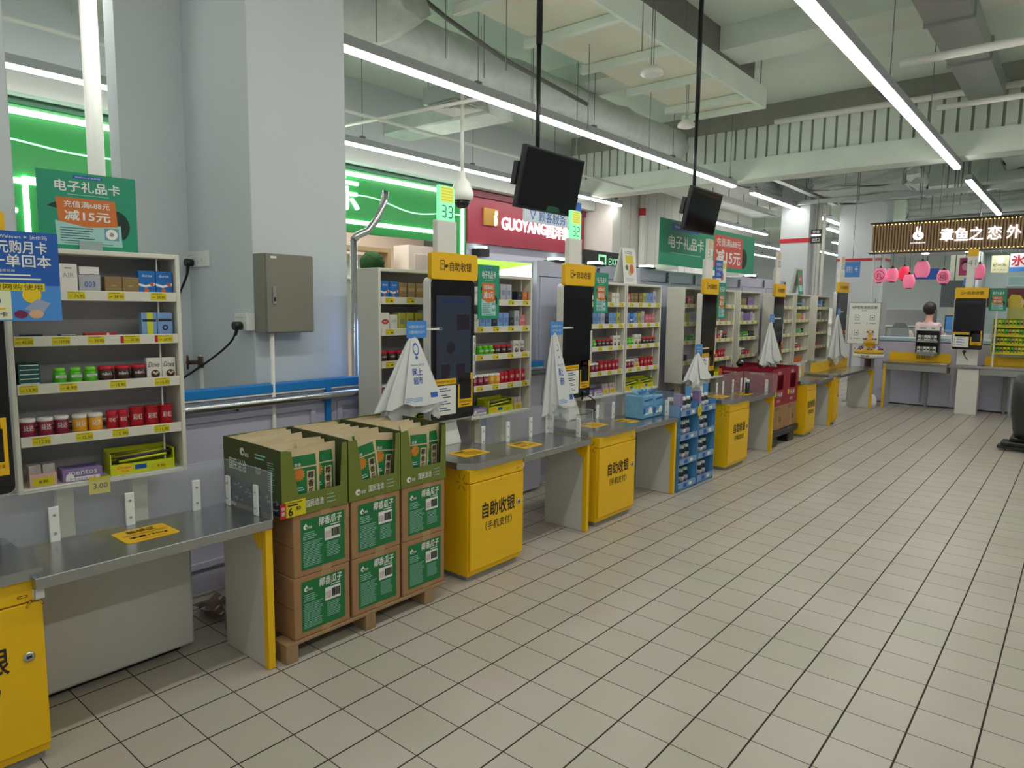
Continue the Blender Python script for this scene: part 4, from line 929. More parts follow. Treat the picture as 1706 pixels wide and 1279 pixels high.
def phone_icon(b, m, s, cx, cy, c):
    b.slab(0, 0, 0, c, m) if False else None
    for (x, y, w, h) in ((-.24, 0, .06, .9), (.24, 0, .06, .9), (0, .42, .54, .07), (0, -.42, .54, .07), (0, -.28, .54, .05), (-.08, .1, .05, .2), (.08, .1, .05, .2), (0, .1, .14, .04)): b.rect(w * s, h * s, c, m, cx + x * s, cy + y * s, 0.0008)
    b.flat([(cx + .3 * s, cy + .05 * s), (cx + .75 * s, cy + .1 * s), (cx + .68 * s, cy - .14 * s), (cx + .34 * s, cy - .25 * s)], c, m, 0.0008)
SEG = {'0': 'abcdef', '1': 'bc', '2': 'abged', '3': 'abgcd', '4': 'fgbc', '5': 'afgcd', '6': 'afgedc', '7': 'abc', '8': 'abcdefg', '9': 'abfgcd'}
def seven(b, s, m, h, cx, cy, mat):
    w = h * 0.5; th = h * 0.09
    seg = {'a': (0, h / 2, w, th), 'g': (0, 0, w, th), 'd': (0, -h / 2, w, th), 'f': (-w / 2, h / 4, th, h / 2), 'b': (w / 2, h / 4, th, h / 2), 'e': (-w / 2, -h / 4, th, h / 2), 'c': (w / 2, -h / 4, th, h / 2)}
    for k, ch in enumerate(s):
        ox = cx + (k - (len(s) - 1) / 2) * w * 1.6
        for q in SEG[ch]: x, y, a, c = seg[q]; b.rect(a * .86 if a > c else a, c * .86 if c > a else c, mat, m, ox + x, cy + y, 0.001)
LAMPG = M('number_lamp_green', (150, 240, 186), 0.4, emit=0.75, vary=0, emit_rgb=(130, 240, 175)); LAMPY = M('number_lamp_yellow', (206, 216, 90), 0.4, emit=0.55, vary=0, emit_rgb=(214, 210, 70))
def kiosk(y, label, number=None, x=-0.65, z0=0.80, rz=0.0, zc=0.646, green=True, screen_on=False, lit=True, W=0.345, lampdy=0.06, side_strip=True, pedestal=True, H=0.81):
    t = thing('checkout_kiosk', label, 'kiosk', (x, y, 0), rz)
    # white housing behind the glass
    b = MB(); P = rrect(W + 0.012, H + 0.02, 0.03, W / 2 - 0.004, z0 + H / 2); b.prism(P, -0.062, -0.012, WHT, fr((0, 0, 0)), False); obj('housing', b, t)
    b = MB(); P = rrect(W, H, 0.024, W / 2, z0 + H / 2); b.prism(P, -0.0115, 0.0, BLK, fr((0, 0, 0))); P2 = rrect(W - 0.006, H - 0.006, 0.02, W / 2, z0 + H / 2); b.flat(P2, SCR, fr((0.0006, 0, 0))); bz = obj('glass_front', b, t)
    b = MB(); m = fr((0.0012, W / 2, z0 + H * 0.57))
    D = M('screen_on', (40, 46, 56), 0.12, vary=0.1, emit=0.08, emit_rgb=(96, 108, 134)) if screen_on else M('screen_off', (7, 8, 12), 0.12, vary=0.1)
    b.rect(W * 0.82, H * 0.64, D, m)
    if screen_on:
        S2 = M('screen_blocks', (30, 30, 46), 0.12, emit=0.06, emit_rgb=(96, 70, 70)); b.rect(W * .3, H * .11, S2, m, W * .22, H * .13, 0.0004); b.rect(W * .6, H * .03, M('screen_line', (40, 50, 90), .15, emit=.08), m, 0, H * .28, 0.0004); b.disc(W * .1, S2, m, -W * .08, -H * .05, 0.0004); b.rect(W * .2, H * .1, S2, m, -W * .2, -H * .22, 0.0004); b.rect(W * .2, H * .1, S2, m, W * .16, -H * .22, 0.0004)
    obj('display', b, t)
    b = MB(); w1 = W * 0.53; h1 = 0.205; m = fr((0.0012, W * 0.285, z0 + 0.135)); b.rect(w1, h1, PWHT, m); b.rect(w1, 0.034, YELS, m, 0, h1 / 2 - 0.012, 0.0004); b.text('自助收银机操作说明', BRN, m, w=w1 * .85, h=0.014, cy=h1 / 2 - 0.012, off=0.0008)
    for k in range(4):
        b.text(str(k + 1), INK, m, h=0.02, cx=-w1 * .38, cy=0.045 - 0.038 * k, bold=0.02); b.rect(w1 * .34, 0.006, SBLU, m, -w1 * .08, 0.051 - 0.038 * k, 0.0006); b.rect(w1 * .5, 0.005, INK, m, 0.0, 0.038 - 0.038 * k, 0.0006)
    obj('instruction_sticker', b, t)
    b = MB(); m = fr((0.0012, W * 0.78, z0 + 0.165)); b.rect(W * .36, 0.20, YELS, m); b.rect(W * .29, 0.115, SCR, m, 0, 0.005, 0.0005); b.text('扫描区', BRN, m, w=W * .18, h=0.022, cy=0.082, bold=0.01); b.text('请将商品条码对准', BRN, m, w=W * .3, h=0.014, cy=-0.068); b.rect(W * .2, 0.006, BRN, m, 0, -0.087, 0.0006); obj('scan_window', b, t)
    if side_strip:
        b = MB(); b.box(0.001, 0.002, W - 0.012, W + 0.010, z0 + H * .28, z0 + H * .60, PWHT); m = fr((0.0024, W - 0.001, z0 + H * .44)); b.text('请将商品放入装袋区 请勿离开 谢谢', INK, m, w=H * .29, h=0.014, rot=PI / 2); obj('side_notice', b, t)
    # yellow header
    m = fr((0.004, W / 2 + 0.006, z0 + H + 0.075))
    b = MB(); b.prism(rrect(W + 0.03, 0.15, 0.014), -0.03, 0.0, YELS, m); phone_icon(b, m, 0.062, -W * .30, 0.004, BRN); b.text('自助收银', BRN, m, w=W * .52, h=0.05, cx=W * .13, bold=0.02); obj('header_sign', b, t)
    # pedestal
    if pedestal:
        b = MB(); vs = [(-0.06, W * .25, zc), (-0.06, W * .75, zc), (-0.13, W * .78, zc), (-0.13, W * .22, zc), (-0.045, W * .32, z0 + 0.1), (-0.045, W * .68, z0 + 0.1), (-0.10, W * .68, z0 + 0.1), (-0.10, W * .32, z0 + 0.1)]
        vs = [(-0.02 if v[0] == -0.06 else v[0], v[1], v[2]) for v in vs]
        b.faces([(vs[i][0] - (0.045 if i in (4, 5) else 0.0), vs[i][1], vs[i][2]) for i in range(8)], [(0, 1, 5, 4), (1, 2, 6, 5), (2, 3, 7, 6), (3, 0, 4, 7), (4, 5, 6, 7), (3, 2, 1, 0)], WHT); obj('pedestal', b, t)
    if number:
        yl = lampdy
        b = MB(); b.box(-0.05, -0.006, yl - 0.012, yl + 0.14, z0 + H - 0.01, z0 + H + 0.33, WHT, 0.008) ; lp = obj('lamp_post', b, t)
        b = MB(); P = [(-.062, 0), (.062, 0), (.062, .17), (.045, .19), (-.062, .19)]
        b.prism(P, -0.03, -0.008, LAMPG if lit else WHT, fr((0.0, yl + 0.062, z0 + H + 0.3305)))
        m = fr((-0.0075, yl + 0.062, z0 + H + 0.3305)); b.flat([(-.05, .10), (.05, .10), (.05, .175), (.04, .185), (-.05, .185)], LAMPY if lit else KRAFTL, m, 0.0004)
        for k in range(5): b.rect(.085, .002, M('lamp_grid', (190, 170, 60), .5), m, 0, .112 + .016 * k, 0.0008)
        seven(b, number, m, 0.062, 0, 0.048, INK); obj('number_lamp', b, lp)
    return t
cabinet(-1.26, -0.775, 'yellow checkout cabinet cut off by the left edge', side_logo=False, xf=-0.27)
bench(-0.80, 0.0, 'nearest steel checkout bench beside the seed cartons', mat_y=-0.40, brackets=(-0.645, -0.395, -0.14), guard_end=True)
cabinet(1.13, 1.575, 'yellow checkout cabinet right of the seed cartons')
bench(1.58, 2.27, 'steel checkout bench joined to the cabinet right of the seed cartons', mat_y=1.82, brackets=(1.60, 1.83, 2.06, 2.24), guard_end=True)
cabinet(2.37, 2.845, 'yellow checkout cabinet before the blue bottle display', xb=-0.62)
bench(2.85, 3.50, 'steel checkout bench beside the blue bottle display', mat_y=3.02, brackets=(2.86, 3.08, 3.32, 3.45), guard_end=True)
cabinet(4.52, 4.99, 'yellow checkout cabinet right of the blue bottle display')
bench(4.995, 5.69, 'steel checkout bench beside the crimson crates', mat_y=5.3, brackets=(5.0, 5.15, 5.4, 5.62), guard_end=True)
cabinet(6.74, 7.09, 'yellow checkout cabinet right of the crimson crates', sticker=False, side_logo=False, right_burst=False)
bench(7.095, 7.80, 'steel checkout bench beyond the crimson crates with yellow backboard', brackets=(7.2, 7.55), skirt=[(7.11, 7.80)], end=True)
cabinet(7.86, 8.08, 'narrow yellow checkout cabinet before the last bench', sticker=False, right_burst=True, side_logo=False, words=False)
bench(8.085, 9.95, 'long steel bench of the last checkout in the row', skirt=[(8.1, 9.9)], mat_y=9.0, zt=0.625)
b = MB(); b.box(-0.66, -0.63, -0.75, -0.14, 0.03, 0.45, BENW, 0.012); b.box(-0.85, -0.66, -0.73, -0.16, 0.03, 0.44, BENW)
b.box(-0.83, -0.68, -0.71, -0.18, 0, 0.03, BLK)
obj('base_cover', b, label='grey white metal box standing under the nearest bench', cat='box')
b = MB(); n = 10
for k in range(26):
    x, y, z = random.uniform(-.08, .08), random.uniform(-.05, .05), 0.02 + random.uniform(0, .07)
    s = random.uniform(.02, .04); a = random.uniform(0, 6); c = Vector((x, y, z))
    v = [c + Vector((math.cos(a + q * 1.6) * s, math.sin(a + q * 1.5) * s, math.sin(a * 3 + q * 2) * s * .5)) for q in range(4)]
    b.faces(v, [(0, 1, 2, 3)], (BAGT, SILV, M('litter_brown', (120, 100, 84), .6))[k % 3])
b.ball((0, 0, .05), .05, M('litter_brown', None) if 'litter_brown' in MATS else SILV, 2, (1.4, 1, .8), .25)
obj('crumpled_wrapper', b, loc=(-0.86, 0.055, 0.0), label='crumpled wrapper on the floor under the nearest bench', cat='litter')

kiosk(-1.075, 'self checkout kiosk at the left edge behind the blue poster', None, z0=0.80, side_strip=False)
kiosk(1.262, 'self checkout kiosk under the green lamp reading thirty three', '33', screen_on=True)
kiosk(2.535, 'self checkout kiosk under the green lamp reading thirty two', '32', lampdy=0.065, z0=0.805)
kiosk(4.80, 'third self checkout kiosk, behind the blue bottle display', '31', lit=False, z0=0.79, W=0.31)
kiosk(6.755, 'fourth self checkout kiosk, behind the crimson crates', '30', lit=False, W=0.31, z0=0.82, lampdy=0.02, zc=0.646, H=0.79)
kiosk(9.43, 'fifth self checkout kiosk at the end of the left row', '29', lit=False, W=0.345, z0=0.90, H=0.82, rz=-0.15, zc=0.62, x=-0.67)
for (y, z, lb) in ((2.60, 0.80, 'black scanner cable under the kiosk numbered 32'),):
    t = cable([(-0.66, y + 0.20, z + 0.03), (-0.60, y + 0.26, z - 0.02), (-0.59, y + 0.27, z - 0.09), (-0.62, y + 0.2, z - 0.12), (-0.64, y + 0.1, z - 0.12)], 0.004, lb)

# ---------------------------------------------------------------- posters and signs
def gift_poster(loc, w, h, label, rz=0.0, hz=False, thick=0.006):
    t = thing('gift_card_poster', label, 'poster', loc, rz)
    b = MB(); b.box(-thick, 0, 0, w, 0, h, SGRN)
    if not hz:
        m = fr((0.0004, w / 2, h / 2)); u = w; v = h
        b.flat(rrect(u * .30, v * .045, v * .02, 0, v * .445), SBLU, m, 0.0003); b.text('Walmart✶沃尔玛', PWHT, m, w=u * .26, h=v * .025, cy=v * .445)
        b.flat([(-u * .42, v * .05), (-u * .2, -v * .02), (-u * .3, v * .12)], LEAF, m, 0.0002); b.disc(u * .17, LEAF, m, u * .25, -v * .16, 0.0002, 16, 1.1)
        b.text('电子礼品卡', PWHT, m, w=u * .66, h=v * .14, cy=v * .32, bold=0.03); b.rect(u * .42, v * .008, SMINT, m, 0, v * .215, 0.0005)
        b.flat([(-u * .33, v * .17), (u * .27, v * .17), (u * .29, -v * .17), (-u * .02, -v * .20), (-u * .31, -v * .14)], SORG, m, 0.0005)
        b.text('充值满688元', PWHT, m, w=u * .46, h=v * .085, cx=-u * .02, cy=v * .09, off=0.0009, bold=0.015); b.text('减15元', PWHT, m, w=u * .46, h=v * .13, cx=-u * .02, cy=-v * .055, off=0.0009, bold=0.04)
        b.flat([(-u * .345, -v * .13), (-u * .02, -v * .205), (u * .32, -v * .15), (u * .33, -v * .44), (-u * .335, -v * .44)], SMINT, m, 0.0004) 
        b.lines(u * .40, 6, M('print_navy', (40, 70, 90), .6), m, -u * .10, -v * .22, v * .033, v * .010)
        b.rect(u * .50, v * .008, SGRN, m, -u * .02, -v * .415, 0.0008); b.rect(u * .15, v * .16, M('poster_blue_grey', (110, 150, 170), .5), m, u * .22, -v * .275, 0.0007); b.disc(u * .062, PWHT, m, u * .22, -v * .275, 0.001); b.disc(u * .025, PGRY, m, u * .22, -v * .275, 0.0013)
    else:
        m = fr((0.0004, w / 2, h / 2)); u = w; v = h
        b.flat(rrect(u * .25, v * .15, v * .04, -u * .27, v * .36), SBLU, m, 0.0003); b.text('Walmart✶沃尔玛', PWHT, m, w=u * .21, h=v * .07, cx=-u * .27, cy=v * .36)
        b.text('电子礼品卡', PWHT, m, w=u * .33, h=v * .28, cx=-u * .26, cy=v * .03, bold=0.03); b.rect(u * .28, v * .015, SMINT, m, -u * .26, -v * .22, 0.0005)
        b.disc(v * .26, LEAF, m, u * .36, -v * .12, 0.0002); b.rect(u * .33, v * .78, SRED, m, u * .18, 0.0, 0.0005)
        b.text('充值满688元', PWHT, m, w=u * .28, h=v * .2, cx=u * .18, cy=v * .22, off=0.0009, bold=0.015); b.text('减15元', PWHT, m, w=u * .28, h=v * .34, cx=u * .18, cy=-v * .14, off=0.0009, bold=0.04)
    obj('board', b, t); return t
c0 = on_rack(RA, RAR, 0.13, 4, -0.05)
t = gift_poster((c0[0], c0[1], RA[2] + 0.9465), 0.345, 0.30, 'square green gift card poster standing on the nearest rack', RAR)
b = MB(); b.box(0.001, 0.012, 0.13, 0.21, 0, 0.035, GLEDGE); obj('clip', b, t)
t = gift_poster((-0.645, 1.635, 1.385), 0.19, 0.325, 'narrow green poster fixed beside the first full kiosk'); obj('bracket', MB().box(-0.03, -0.007, -0.03, 0.02, 0.1, 0.13, WHT), t)
t = gift_poster((-0.655, 2.915, 1.42), 0.19, 0.30, 'narrow green poster fixed beside the second full kiosk'); obj('bracket', MB().box(-0.03, -0.007, -0.035, 0.02, 0.1, 0.13, WHT), t)
t = gift_poster((-0.655, 5.14, 1.36), 0.19, 0.36, 'narrow green poster fixed beside the third kiosk'); obj('bracket', MB().box(-0.03, -0.007, -0.03, 0.02, 0.1, 0.13, WHT), t)
t = gift_poster((-1.02, 4.58, 1.88), 2.42, 0.44, 'large wide green gift card banner above the lockers', hz=True)
for y in (0.4, 2.0): obj('post', MB().box(-0.25, -0.007, y - .02, y + .02, -0.029, 0.02, WHT), t)
# blue monthly card poster on the left edge
t = thing('month_card_poster', 'blue monthly card poster cut by the left edge', 'poster', (-0.62, -0.99, 1.395))
b = MB(); b.box(-0.006, 0, 0, 0.425, 0, 0.30, SBLU); m = fr((0.0004, 0.2125, 0.15)); b.rect(0.425, 0.12, SBLUL, m, 0, -0.09, 0.0002)
b.text('Walmart ✶ 沃尔玛', PWHT, m, w=0.14, h=0.014, cx=0.11, cy=0.132); b.text('9', TAG, m, h=0.038, cx=0.012, cy=0.098, bold=.02); b.text('9.', TAG, m, h=0.038, cx=-0.05, cy=0.098, bold=.02); b.text('元购月卡', PWHT, m, w=0.145, h=0.042, cx=0.105, cy=0.098, bold=0.03); b.text('尊享一单回本', PWHT, m, w=0.265, h=0.042, cx=0.055, cy=0.052, bold=0.03)
b.text('小程序可用', PWHT, m, w=0.06, h=0.009, cx=0.05, cy=0.018); b.rect(0.10, 0.005, PWHT, m, 0.075, 0.004, 0.0006); b.rect(0.13, 0.005, PWHT, m, 0.09, -0.009, 0.0006)
b.rect(0.29, 0.026, TAG, m, 0.02, -0.036, 0.0006); b.text('省钱卡．限网购使用', INK, m, w=0.265, h=0.02, cx=0.025, cy=-0.036, off=0.001)
b.rect(0.10, 0.095, M('poster_cream', (222, 226, 190), .5), m, 0.015, -0.098, 0.0006); b.disc(0.016, M('poster_teal', (70, 130, 150), .5), m, 0.02, -0.083, 0.001); b.text('省钱卡', M('ink_violet', (70, 60, 96), .5), m, w=0.07, h=0.018, cx=0.017, cy=-0.128, off=0.001, bold=.01); b.rect(0.055, 0.006, YELS, m, 0.02, -0.11, 0.001)
b.disc(0.028, M('poster_sun', (230, 196, 20), .5), m, 0.125, -0.062, 0.0008); b.flat([(0.10, -0.11), (0.14, -0.075), (0.18, -0.09), (0.15, -0.13)], M('poster_pack', (150, 160, 186), .5), m, 0.0011); b.disc(0.02, M('poster_berry', (110, 30, 70), .5), m, 0.09, -0.128, 0.001, 12, .7); b.disc(0.022, M('poster_bread', (214, 170, 130), .5), m, 0.135, -0.127, 0.0012, 12, .7)
obj('board', b, t); obj('bracket', MB().box(-0.06, -0.007, 0.2, 0.24, 0.02, 0.06, WHT), t)
# white poster on rack C
t = thing('notice_poster', 'white folded poster with yellow heading standing on the rack', 'poster', (-0.88, 3.70, 1.6685))
m0 = Matrix.Rotation(-0.10, 4, 'Y')
b = MB(); b.box(-0.004, 0, 0.02, 0.235, 0, 0.29, PWHT, mat=m0); m = m0 @ fr((0.0005, 0.125, 0.145)); b.rect(0.13, 0.07, M('poster_yellow', (226, 204, 60), .5), m, 0, 0.06, .0004); b.lines(0.15, 2, PGRY, m, 0, 0.125, 0.014, 0.006); b.disc(0.036, SORG, m, 0.03, -0.02, .0006, 14, 1.2); b.disc(0.025, OLIVE, m, -0.05, -0.01, .0006, 12); b.disc(0.03, KRAFTL, m, 0.0, -0.05, .0005); b.lines(0.14, 3, PGRY, m, 0, -0.10, 0.012, 0.003); obj('board', b, t)
b = MB(); b.box(-0.10, -0.096, 0.0, 0.22, 0, 0.29, PWHT, mat=Matrix.Rotation(0.22, 4, 'Y')); obj('back_board', b, t)
t = thing('notice_poster', 'small blue notice topping the third kiosk header', 'poster', (-0.645, 5.02, 1.762)); b = MB(); b.box(-.004, 0, 0, .18, 0, .17, SBLU); m = fr((.0004, .09, .085)); b.text('9元购月卡', PWHT, m, w=.14, h=.035, cy=.045); b.text('享一单回本', PWHT, m, w=.14, h=.035, cy=.0); b.lines(.1, 2, PWHT, m, 0, -.04, .015, .004); obj('board', b, t)
t = thing('notice_poster', 'white and yellow poster standing right of the third kiosk', 'poster', (-0.82, 5.46, 1.6685)); b = MB(); b.box(-.004, 0, 0, .24, 0, .30, PWHT); m = fr((.0004, .12, .15)); b.rect(.2, .06, M('poster_yellow', None), m, 0, .09, .0004); b.disc(.04, SORG, m, .02, -.02, .0006, 14, 1.2); b.lines(.16, 3, PGRY, m, 0, -.1, .012, .004); obj('board', b, t)
t = thing('notice_poster', 'grey green tent shaped stand sign on the farthest racks', 'poster', (-0.82, 8.0, 1.6685)); b = MB(); b.box(-.004, 0, 0.12, .32, 0, .33, SGRN, mat=Matrix.Rotation(-.1, 4, 'Y')); m = Matrix.Rotation(-.1, 4, 'Y') @ fr((.0004, .22, .17)); b.rect(.12, .12, SRED, m, 0, .03, .0004); b.rect(.14, .08, SMINT, m, 0, -.09, .0004); b.text('减15元', PWHT, m, w=.1, h=.05, cy=.03, off=.001); obj('board', b, t); obj('back_board', MB().box(-.10, -.096, 0, .3, 0, .33, WHT, mat=Matrix.Rotation(.2, 4, 'Y')), t)

# ---------------------------------------------------------------- plastic bags on their holders
def bag(x, y, ztop, zbot, w, label, seed=0, sq=0.42, mat=BAG, txt=True, depth=1.0, skew=0.0, peak=0.12):
    rnd = random.Random(seed); t = thing('plastic_bag', label, 'bag', (x, y, ztop)); H = ztop - zbot
    for layer in range(2):
        b = MB(); n = 72; K = 16; ph = [rnd.uniform(0, 6) for _ in range(6)]; i = b.mi(mat if layer == 0 else BAGT); rings = []
        for k in range(K + 1):
            u = k / K; r = (0.02 + (w / 2 - 0.02) * (u ** 0.95)) * (1.0 if layer == 0 else 0.88)
            ring = []
            for j in range(n):
                a = 2 * PI * j / n
                pl = 1 + (0.10 + 0.12 * u) * (math.sin(5 * a + ph[0] + 1.5 * u) * .6 + math.sin(9 * a + ph[1]) * .35 + math.sin(14 * a + ph[2] - u) * .2)
                yy = r * pl * math.cos(a) + skew * u * H; xx = r * pl * sq * math.sin(a) * depth
                zz = -H * u * (1 + 0.05 * u * math.sin(3 * a + ph[3]) + 0.03 * u * math.sin(7 * a + ph[4])) + 0.015 * math.sin(4 * a + ph[5]) * u - (0.05 if layer else 0) * u
                ring.append(b.bm.verts.new((xx, yy, zz)))
            rings.append(ring)
        for k in range(K):
            for j in range(n):
                f = b.bm.faces.new([rings[k][j], rings[k][(j + 1) % n], rings[k + 1][(j + 1) % n], rings[k + 1][j]]); f.material_index = i; f.smooth = True
        obj('bag_sheet', b, t)
    # a flat front flap carrying the blue print
    b = MB(); tilt = math.atan2(w / 2 * sq * depth + 0.012, H)
    m = Matrix.Rotation(-tilt, 4, 'Y') @ fr((0.004, 0, 0)); L = H * 1.0
    P = [(-0.022, -0.02), (0.024, -0.02), (w * .24, -L * .62), (w * .40, -L * .97), (w * .08, -L * 1.0), (-w * .12, -L * .985), (-w * .26, -L * .93)]
    P = [(p[0] + skew * -p[1] * 0.9, p[1]) for p in P]
    b.prism(P, 0.0, 0.0014, mat, m)
    mm = m @ Matrix.Translation((0, 0, 0.0018))
    if txt:
        rs = -skew * 0.0
        b.text('Walmart 沃尔玛', BAGB, mm, w=w * .22, h=H * .035, cx=0.005 + skew * H * .42, cy=-L * .42); b.text('网上', BAGB, mm, w=w * .16, h=H * .10, cx=0.0 + skew * H * .5, cy=-L * .52, bold=.02); b.text('超市', BAGB, mm, w=w * .15, h=H * .10, cx=0.0 + skew * H * .6, cy=-L * .64, bold=.02)
        b.disc(w * .05, BAGB, mm, 0.004 + skew * H * .2, -L * .2, 0, 16, 1.6); b.disc(w * .036, mat, mm, 0.004 + skew * H * .2, -L * .2, 0.0005, 16, 1.6); b.disc(w * .022, BAGB, mm, 0.004 + skew * H * .3, -L * .32, 0.0003)
        b.rect(w * .12, H * .07, BAGB, mm, w * .24 + skew * H * .8, -L * .86, .0003); b.lines(w * .32, 3, SBLUL, mm, -w * .08 + skew * H * .85, -L * .88, H * .022, H * .007)
    else:
        burst_y(b, mm, w * .14 / 2, BAGB) if False else None
    obj('front_sheet', b, t)
    return t
def holder(x, y, z, label, ky, kz=None):
    t = thing('bag_holder', label, 'bag holder', (x, y, z))
    b = MB(); b.box(-0.002, 0.0, -0.07, 0.07, -0.045, 0.045, SBLUL); P = rrect(.142, .09, .012); m = fr((0.0, 0, 0)); b.prism(P, 0.0002, 0.003, SBLUL, m); m2 = fr((0.0035, 0, 0)); b.text('大塑料袋1元/个', PWHT, m2, w=.115, h=.016, cy=.014); b.text('小塑料袋0.5元/个', PWHT, m2, w=.115, h=.016, cy=-.014); obj('price_plate', b, t)
    b = MB(); b.box(-0.01, -0.003, -0.02, ky - y, -0.006, 0.006, WHT, 0.002); b.box(-0.03, -0.003, ky - y - 0.02, ky - y, -0.006, 0.006, WHT); obj('arm', b, t)
    return t
holder(-0.57, 1.07, 1.335, 'blue price plate holding bags left of the first full kiosk', 1.262)
bag(-0.575, 1.05, 1.305, 0.925, 0.43, 'large white carrier bag bundle left of the kiosk numbered 33', 3, sq=.30, skew=-0.05)
holder(-0.57, 2.33, 1.32, 'blue price plate holding bags left of the second full kiosk', 2.535)
bag(-0.575, 2.31, 1.29, 0.775, 0.30, 'drooping white carrier bags left of the kiosk numbered 32', 5, sq=.45, skew=0.10)
holder(-0.57, 4.57, 1.09, 'blue price plate holding bags left of the third kiosk', 4.80)
bag(-0.575, 4.55, 1.06, 0.80, 0.38, 'short white carrier bags left of the third kiosk', 7, sq=.4, txt=False)
holder(-0.57, 6.45, 1.36, 'blue price plate holding bags left of the fourth kiosk', 6.755)
bag(-0.575, 6.42, 1.33, 0.865, 0.42, 'tall white carrier bags above the crimson crates', 9, sq=.4, txt=False)
holder(-0.57, 9.15, 1.44, 'blue price plate holding bags left of the fifth kiosk', 9.40)
bag(-0.575, 9.12, 1.41, 0.80, 0.50, 'long white carrier bags hanging over the yellow backboard', 13, sq=.4, txt=False)
# ---------------------------------------------------------------- sunflower seed cartons on their pallet
t = thing('pallet', 'low wooden pallet under the seed cartons', 'pallet', (-0.215, 0.035, 0))
def blk(b): b.box(-0.10, 0, -0.028, 0.028, 0, 0.07, WOOD, 0.003)
for x in (0, -0.40):
    for y in (0.028, 0.43, 0.79): cpart('block', 'pblk', blk, t, loc=(x, y, 0))
for x in (0.0, -0.2, -0.4): cpart('board', 'pbrd', lambda b: b.box(-0.10, 0, 0.0, 0.9, 0.0705, 0.084, WOOD, 0.002), t, loc=(x, 0, 0))
def cshell(b):
    b.box(-0.45, 0, 0, 0.275, 0, 0.262, KRAFT, 0.004)
    b.box(-0.44, 0.0006, 0.13, 0.185, -0.0004 + 0.262, 0.2628, M('packing_tape', (178, 142, 104), .25))
    b.box(0.0001, 0.0007, 0.13, 0.180, 0.16, 0.2618, M('packing_tape', None)); b.box(0.0001, 0.0007, 0.13, 0.180, 0.0, 0.05, M('packing_tape', None))
    b.box(-0.45, 0.0, -0.0004, 0.0, 0.128, 0.132, M('kraft_seam', (128, 94, 62), .8))
def clabel(b):
    m = fr((0.0009, 0.142, 0.132)); b.rect(0.215, 0.215, PGRN, m)
    b.text('椰香瓜子', PWHT, m, w=0.115, h=0.036, cx=0.035, cy=0.083, bold=0.03, shear=.1); b.rect(0.05, 0.004, PWHT, m, 0.06, 0.058, .0005)
    b.disc(0.0105, PWHT, m, -0.085, 0.073, .0005, 14); b.disc(0.005, PGRN, m, -0.082, 0.071, .001, 10); b.flat([(-.09, .08), (-.084, .09), (-.078, .08)], PWHT, m, .0006); b.text('洽洽', PWHT, m, w=.018, h=.010, cx=-.064, cy=.070, bold=.03)
    b.rect(0.078, 0.056, PWHT, m, 0.045, 0.022, .0006); b.rect(.028, .03, M('label_pinkish', (206, 190, 188), .5), m, .022, .018, .001)
    for k in range(15): b.rect(0.0012 + 0.0012 * (k * 7 % 3), 0.036, INK, m, 0.040 + k * 0.0028, 0.022, .001)
    b.lines(.07, 4, SMINT, m, -.062, .048, .0085, .003); b.lines(.095, 15, SMINT, m, -.05, .008, .0072, .0022, .2); b.lines(.07, 9, SMINT, m, .05, -.018, .0072, .0022, .2)
names = ('left', 'middle', 'right')
for r in range(2):
    for k in range(3):
        t = thing('shipping_carton', '%s carton with green seed label, %s layer on the pallet' % (names[k], ('bottom', 'top')[r]), 'carton', (-0.222, 0.082 + 0.2895 * k + random.uniform(-.002, .002), 0.0848 + 0.2635 * r + 0.0005), group='brown seed cartons on the pallet')
        cpart('box', 'sc', cshell, t); cpart('label', 'scl', clabel, t)
SUNY = M('sunflower_orange', (206, 122, 40), .5, vary=.2, scale=120)
def pouch(b, back=False):
    w, h = 0.142, 0.268
    n = 8; 
    for s in (1, -1):
        g = {}
        for i in range(n + 1):
            for j in range(n + 1):
                u = i / n * 2 - 1; v = j / n; th = 0.014 * (1 - u ** 4) * math.sin(PI * min(1, v * 1.15)) ** .6 if v < .87 else 0.0005
                g[i, j] = b.bm.verts.new((s * max(th, .0004), u * w / 2, v * h))
        mi0, mi1 = b.mi(PGRN), b.mi(KRAFTL)
        for i in range(n):
            for j in range(n):
                q = [g[i, j], g[i + 1, j], g[i + 1, j + 1], g[i, j + 1]]
                f = b.bm.faces.new(q if s > 0 else q[::-1]); f.smooth = True
                f.material_index = mi1 if (j >= 7 or (i in (0, n - 1))) else mi0
    m = fr((0.0152, 0, 0)); b.rect(.036, .15, KRAFTL, m, .022, .095); b.rect(.12, .006, KRAFTL, m, 0, .188, -.002)
    for k, ch in enumerate('椰香瓜子'): b.text(ch, INK, m, w=.027, h=.028, cx=.022, cy=.152 - .034 * k, bold=.03)
    b.text('洽洽', PWHT, m, w=.03, h=.014, cx=-.035, cy=.20, off=-.004, bold=.03)
    for (cx, cy, r) in ((-.032, .160, .022), (-.034, .045, .026)):
        for a in range(14): 
            an = a * PI / 7; b.flat([(cx + r * math.cos(an - .16), cy + r * math.sin(an - .16)), (cx + r * 1.35 * math.cos(an), cy + r * 1.35 * math.sin(an)), (cx + r * math.cos(an + .16), cy + r * math.sin(an + .16))], M('petal_yellow', (214, 178, 50), .5), m, -.001)
        b.disc(r, SUNY, m, cx, cy, .0003, 16)
    b.rect(.04, .005, SMINT, m, -.035, .105, 0); b.rect(.04, .005, SMINT, m, -.03, .095, 0)
    for y in (-.035, .02): b.disc(.0035, INK, fr((.0009, 0, 0)), y, .226, 0, 8)
def sidepr(b, x0, y):
    pass
